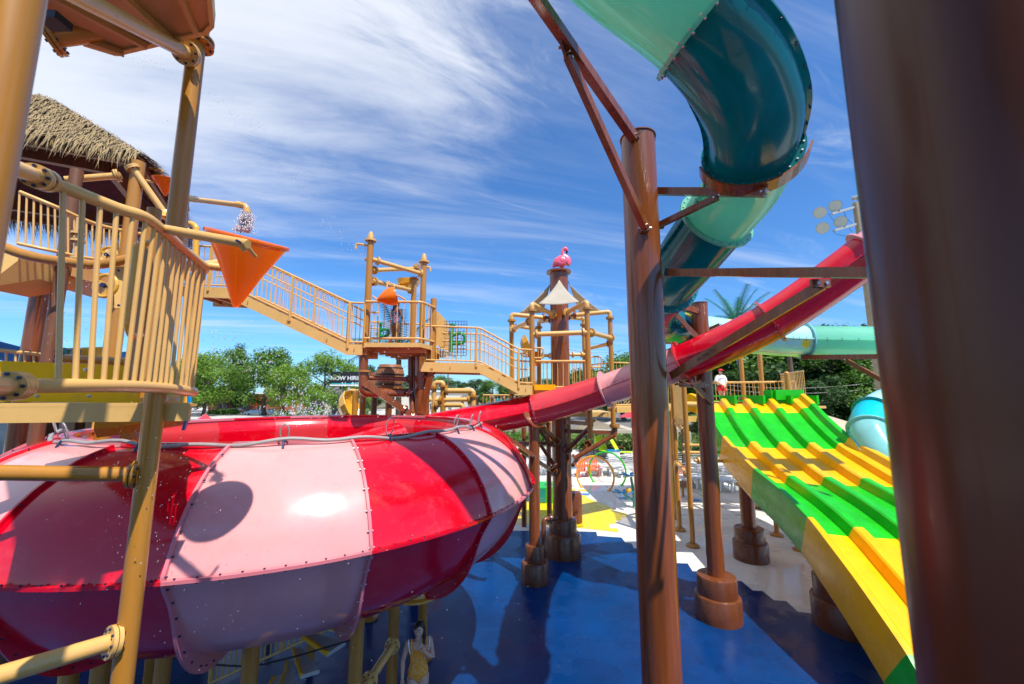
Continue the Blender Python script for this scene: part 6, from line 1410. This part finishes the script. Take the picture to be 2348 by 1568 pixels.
for i,(u,v) in enumerate(((1600,1062),(1625,1060),(1650,1061),(1675,1058),(1590,1058),(1640,1056))):
    g=G(u,v); b=MB(); b.sphere((g.x,g.y,.15),.5,8,0,(1.3,.8,.6)); 
    for j in range(len(b.v)): b.v[j]+=V(noise.noise(b.v[j]*3),noise.noise(b.v[j]*3+V(5,0,0)),noise.noise(b.v[j]*3+V(9,0,0)))*.18
    obj1(b,'boulder','rock','tan boulder at the edge of the planting behind the loungers','boulder','boulders behind the loungers',0)
bd=thing('path_light','short black path light beside the right tan post','bollard light',G(1662,1075)); g=G(1660,1068); b=MB(); b.cyl(g,g+V(0,0,1.0),.11,12); b.build('body','black',bd); b=MB(); b.sphere(g+V(0,0,1.02),.11,10); b.build('light_cap','lens',bd)
# ---------------------------------------------------------------- below the bowl: stair and posts
ZB=ZM(3.557,400,1480)
st=thing('spiral_stair','dim railed stair with grey grated treads and yellow nosings under the bowl','stair',ZB(1400,600,6.8))
def tread(q,nose):
    b=MB(); b.prism(q,(0,0,-.05)); o=b.build('tread','plaza',st,0)
    b=MB(); b.beam(q[0]+V(0,0,.0),q[3]+V(0,0,0),.03,.055); b.build('nosing','yellow_gel',o,0)
def at(x,y,z): g=G((400+x/3.557)/1.0908,(1480+y/3.557)/1.0908,z); return g
tread([at(1330,280,1.75),at(1460,235,1.75),at(1690,270,1.75),at(1655,345,1.75)],0)
tread([at(1255,385,1.5),at(1330,355,1.5),at(1650,440,1.5),at(1490,545,1.5)],0)
tread([at(1185,510,1.25),at(1250,490,1.25),at(1420,690,1.25),at(1255,740,1.25)],0)
tread([at(1130,620,1.0),at(1180,610,1.0),at(1200,900,1.0),at(1060,880,1.0)],0)
tread([at(1010,760,.8),at(1080,730,.8),at(1040,960,.8),at(900,950,.8)],0)
b=MB(); c=at(1330,700,.0); b.cyl(V(c.x,c.y,0),V(c.x,c.y,2.3),.07,12); b.build('centre_post','tan_post',st)
rp=[at(1000,420,1.6),at(1110,330,1.9),at(1300,300,2.1),at(1660,330,2.3)]
for (x0,z0,x1,z1,Y,n) in ((500,.9,1700,1.55,7.0,24),):
    A=V(P((400+470/3.557)/1.0908,1500,Y).x,Y,.35); B=V(P((400+1700/3.557)/1.0908,1500,Y).x,Y,1.3)
    top=MB().tube([A+V(0,0,1.0),A.lerp(B,.4)+V(0,0,1.0),B+V(0,0,1.0)],.026,8).build('railing','tan_rail',st); MB().tube([A+V(0,0,.1),B+V(0,0,.1)],.022,8).build('bottom_rail','tan_rail',top); MB().tube([A+V(0,0,.55),B+V(0,0,.55)],.018,8).build('mid_rail','tan_rail',top)
    for i in range(n+1): q=A.lerp(B,i/n); MB().cyl(q+V(0,0,.1),q+V(0,0,1.0),.013 if i%6 else .035,8).build('baluster','tan_rail',top)
for (x,vt,Y,r) in ((85,1400,5.4,.085),(845,1400,4.9,.085),(1765,1380,5.2,.08),(2085,1380,6.9,.085)):
    p=ZB(x,100,Y); t=thing('support_post','','post',(p.x,Y,0),'tan posts under the bowl slide'); t['label']={85:'tan post under the bowl beside the pink flange tip',845:'thick tan post in front of the stair railing under the bowl',1765:'tan post where the pink panel flange ends under the bowl',2085:'tan post just left of the girl in the orange swimsuit',600:'tan post far left of the stair under the bowl'}[x]
    vpost(t,p.x,Y,r,0,2.35,'post','tan_post')
t=thing('cross_pipe','pale tan flanged pipe joining two posts left of the orange swimsuit girl','pipe',ZB(1850,800,5.5)); fpipe(t,ZB(1790,900,5.2),ZB(2085,450,6.3),.055,.2,.92,'tan_rail')
b=MB(); b.tube(catmull([ZB(80,600,5.8),ZB(700,660,5.6),ZB(1100,600,5.7),ZB(1720,420,5.9)],5),.011,6); obj1(b,'hanging_cable','black','thin black cable sagging across the stair under the bowl','cable')
# amber drum under the bowl at right
t=thing('bowl_outlet','amber ring and collar under the right edge of the bowl','slide outlet',P(960,1352,7)); c=P(955,1350,6.2); b=MB(); b.lathe([(.2,.25),(.32,.0),(.36,-.02),(.34,-.06),(.0,-.06)],c,26); b.build('collar','amber_gel',t)
# dark timber hut floor mass far left below rail, blue slide, yellow panel
t=thing('blue_flume','blue water slide trough glimpsed through the near railing','slide',P(20,790,8)); b=MB(); n=12; vs=[];fs=[]; pa,pb=P(-80,770,7.5),P(70,808,8.5)
for i in range(9):
    c=pa.lerp(pb,i/8)
    for j in range(9): q=math.pi*j/8; vs.append(c+V(.0,.35*math.cos(q),-.3*math.sin(q)))
for i in range(8):
    for j in range(8): fs.append((i*9+j,i*9+j+1,i*9+10+j,i*9+9+j))
b.add(vs,fs); b.build('trough','blue_plastic',t,60)
t=thing('blue_flume','short blue slide lip low behind the railing by the yellow post','slide',P(250,815,8)); b=MB(); b.prism([P(235,810,8),P(285,806,8),P(285,830,8),P(235,830,8)],(0,.5,0)); b.build('lip','blue_plastic',t,20)
t=thing('yellow_panel_toy','yellow game panel with green figure behind the black net','toy panel',P(150,810,6.5)); b=MB(); b.prism([P(95,800,6.5),P(232,795,6.5),P(232,840,6.5),P(95,840,6.5)],(0,.05,0)); b.build('panel','yellow_gel',t,20); b=MB(); b.sphere(P(135,806,6.3),.12,10,0,(1.6,.5,.6)); b.sphere(P(122,812,6.3),.07,8); b.build('figure','pipe_green',t)
# rock / brown base seen under left fascia
t=thing('timber_wall','brown timber and salmon stone wall low between fascia and bowl rim at left','wall',P(100,985,9)); b=MB(); b.box(V(P(60,985,9.5).x,9.8,P(60,965,9.5).z/2),(9,.4,P(60,968,9.5).z)); b.build('wall','rock',t,0)
for u in (85,150,200,262): b=MB(); q=P(u,975,9.0); b.box((q.x,9.2,q.z/2+.3),(.25,.25,q.z+.6)); b.build('timber_post','brown_steel',t,0)
# ---------------------------------------------------------------- water droplets in the air
random.seed(33); b=MB()
def ico(b,c,r):
    c=Vector(c); k=random.uniform(.7,2.0)
    vs=[c+V(r,0,0),c+V(-r,0,0),c+V(0,r,0),c+V(0,-r,0),c+V(r*.3,0,r*k),c+V(-r*.3,0,-r*k)]
    b.add(vs,[(0,2,4),(2,1,4),(1,3,4),(3,0,4),(2,0,5),(1,2,5),(3,1,5),(0,3,5)])
def arc(p0,p1,p2,n,j,r0=.003,r1=.007):
    for i in range(n):
        t=random.random(); p=p0*(1-t)**2+p1*2*t*(1-t)+p2*t*t; ico(b,p+V(random.gauss(0,j),random.gauss(0,j),random.gauss(0,j)),random.uniform(r0,r1))
arc(P(280,118,3),P(430,160,3),P(620,330,3.2),170,.035,.002,.005); arc(P(640,378,4),P(720,450,4),P(830,600,4.5),120,.06,.003,.007)
arc(P(470,770,7),P(600,780,7),P(700,960,7),150,.12,.006,.014); arc(P(470,800,7),P(560,820,7),P(625,905,7),90,.05,.005,.012); arc(P(560,780,8),P(700,880,8),P(760,950,8),120,.3,.006,.014)
arc(P(340,930,3.2),P(330,1050,3.0),P(290,1300,2.9),160,.12,.002,.006); arc(P(360,990,3),P(420,1050,3.2),P(440,1250,3.2),120,.2,.002,.005)
arc(P(900,760,9),P(900,900,9),P(960,960,9),60,.5,.008,.016)
for i in range(240): u=random.uniform(100,1350); v=random.uniform(1000,1560); ico(b,P(u,v,random.uniform(2.2,3.3)),random.uniform(.001,.003))
for i in range(260): u=random.uniform(100,450); v=random.uniform(520,860); ico(b,P(u,v,random.uniform(3.4,5)),random.uniform(.003,.007))
for i in range(90): u=random.uniform(250,900); v=random.uniform(100,700); ico(b,P(u,v,random.uniform(2.5,4)),random.uniform(.002,.004))
tag(b.build('water_spray','droplet',None,60),'scattered water droplets flying through the air around the bowl and railing','water drops',None,'stuff')
b=MB()
arc(P(1045,748,10.6),P(1080,735,10.6),P(1140,820,10.8),60,.03,.006,.012); arc(P(1150,930,12),P(1180,900,12),P(1235,890,12),60,.05,.008,.014); 
arc(P(640,955,22),P(690,925,22),P(760,955,22),260,.35,.02,.05)
for (u,v) in ((1668,960),(1690,1010),(1700,1050),(1712,1065)): arc(P(u,v,12),P(u+10,v,12),P(u+20,v+25,12),30,.08,.006,.014)
arc(G(1728,1240)+V(0,-.7,0),G(1740,1230)+V(0,-.7,1.5),G(1725,1240)+V(0,-.6,3),160,.16,.006,.013)
tag(b.build('water_spray','droplet',None,60),'thin jets and splashes of water over the far slides and floor','water drops',None,'stuff')
# ---------------------------------------------------------------- unseen tower added round the viewer to block and reflect light
tw_=thing('unseen_shade_tower','added brown timber tower behind and under the viewer, out of view, blocking fill light','tower',(0,-3,0))
b=MB(); b.box((0,-3.2,3.3),(9,7.6,.12)); b.build('deck','wood_deck',tw_,0)
b=MB(); b.box((-1,-6.9,4.4),(8,.2,2.2)); b.build('added_back_wall','wood_brown',tw_,0)
b=MB(); b.box((-1,-4.8,9.2),(8,4.2,.2)); b.build('roof','wood_brown',tw_,0)  # roof added out of view to cut skylight from behind
for x,y in ((-4.3,.3),(4.3,-3.5),(-4.3,-6.6),(4.3,-6.6)): b=MB(); b.cyl((x,y,0),(x,y,9.2 if y<-3 else 3.3),.15,14); b.build('post','tan_post',tw_)
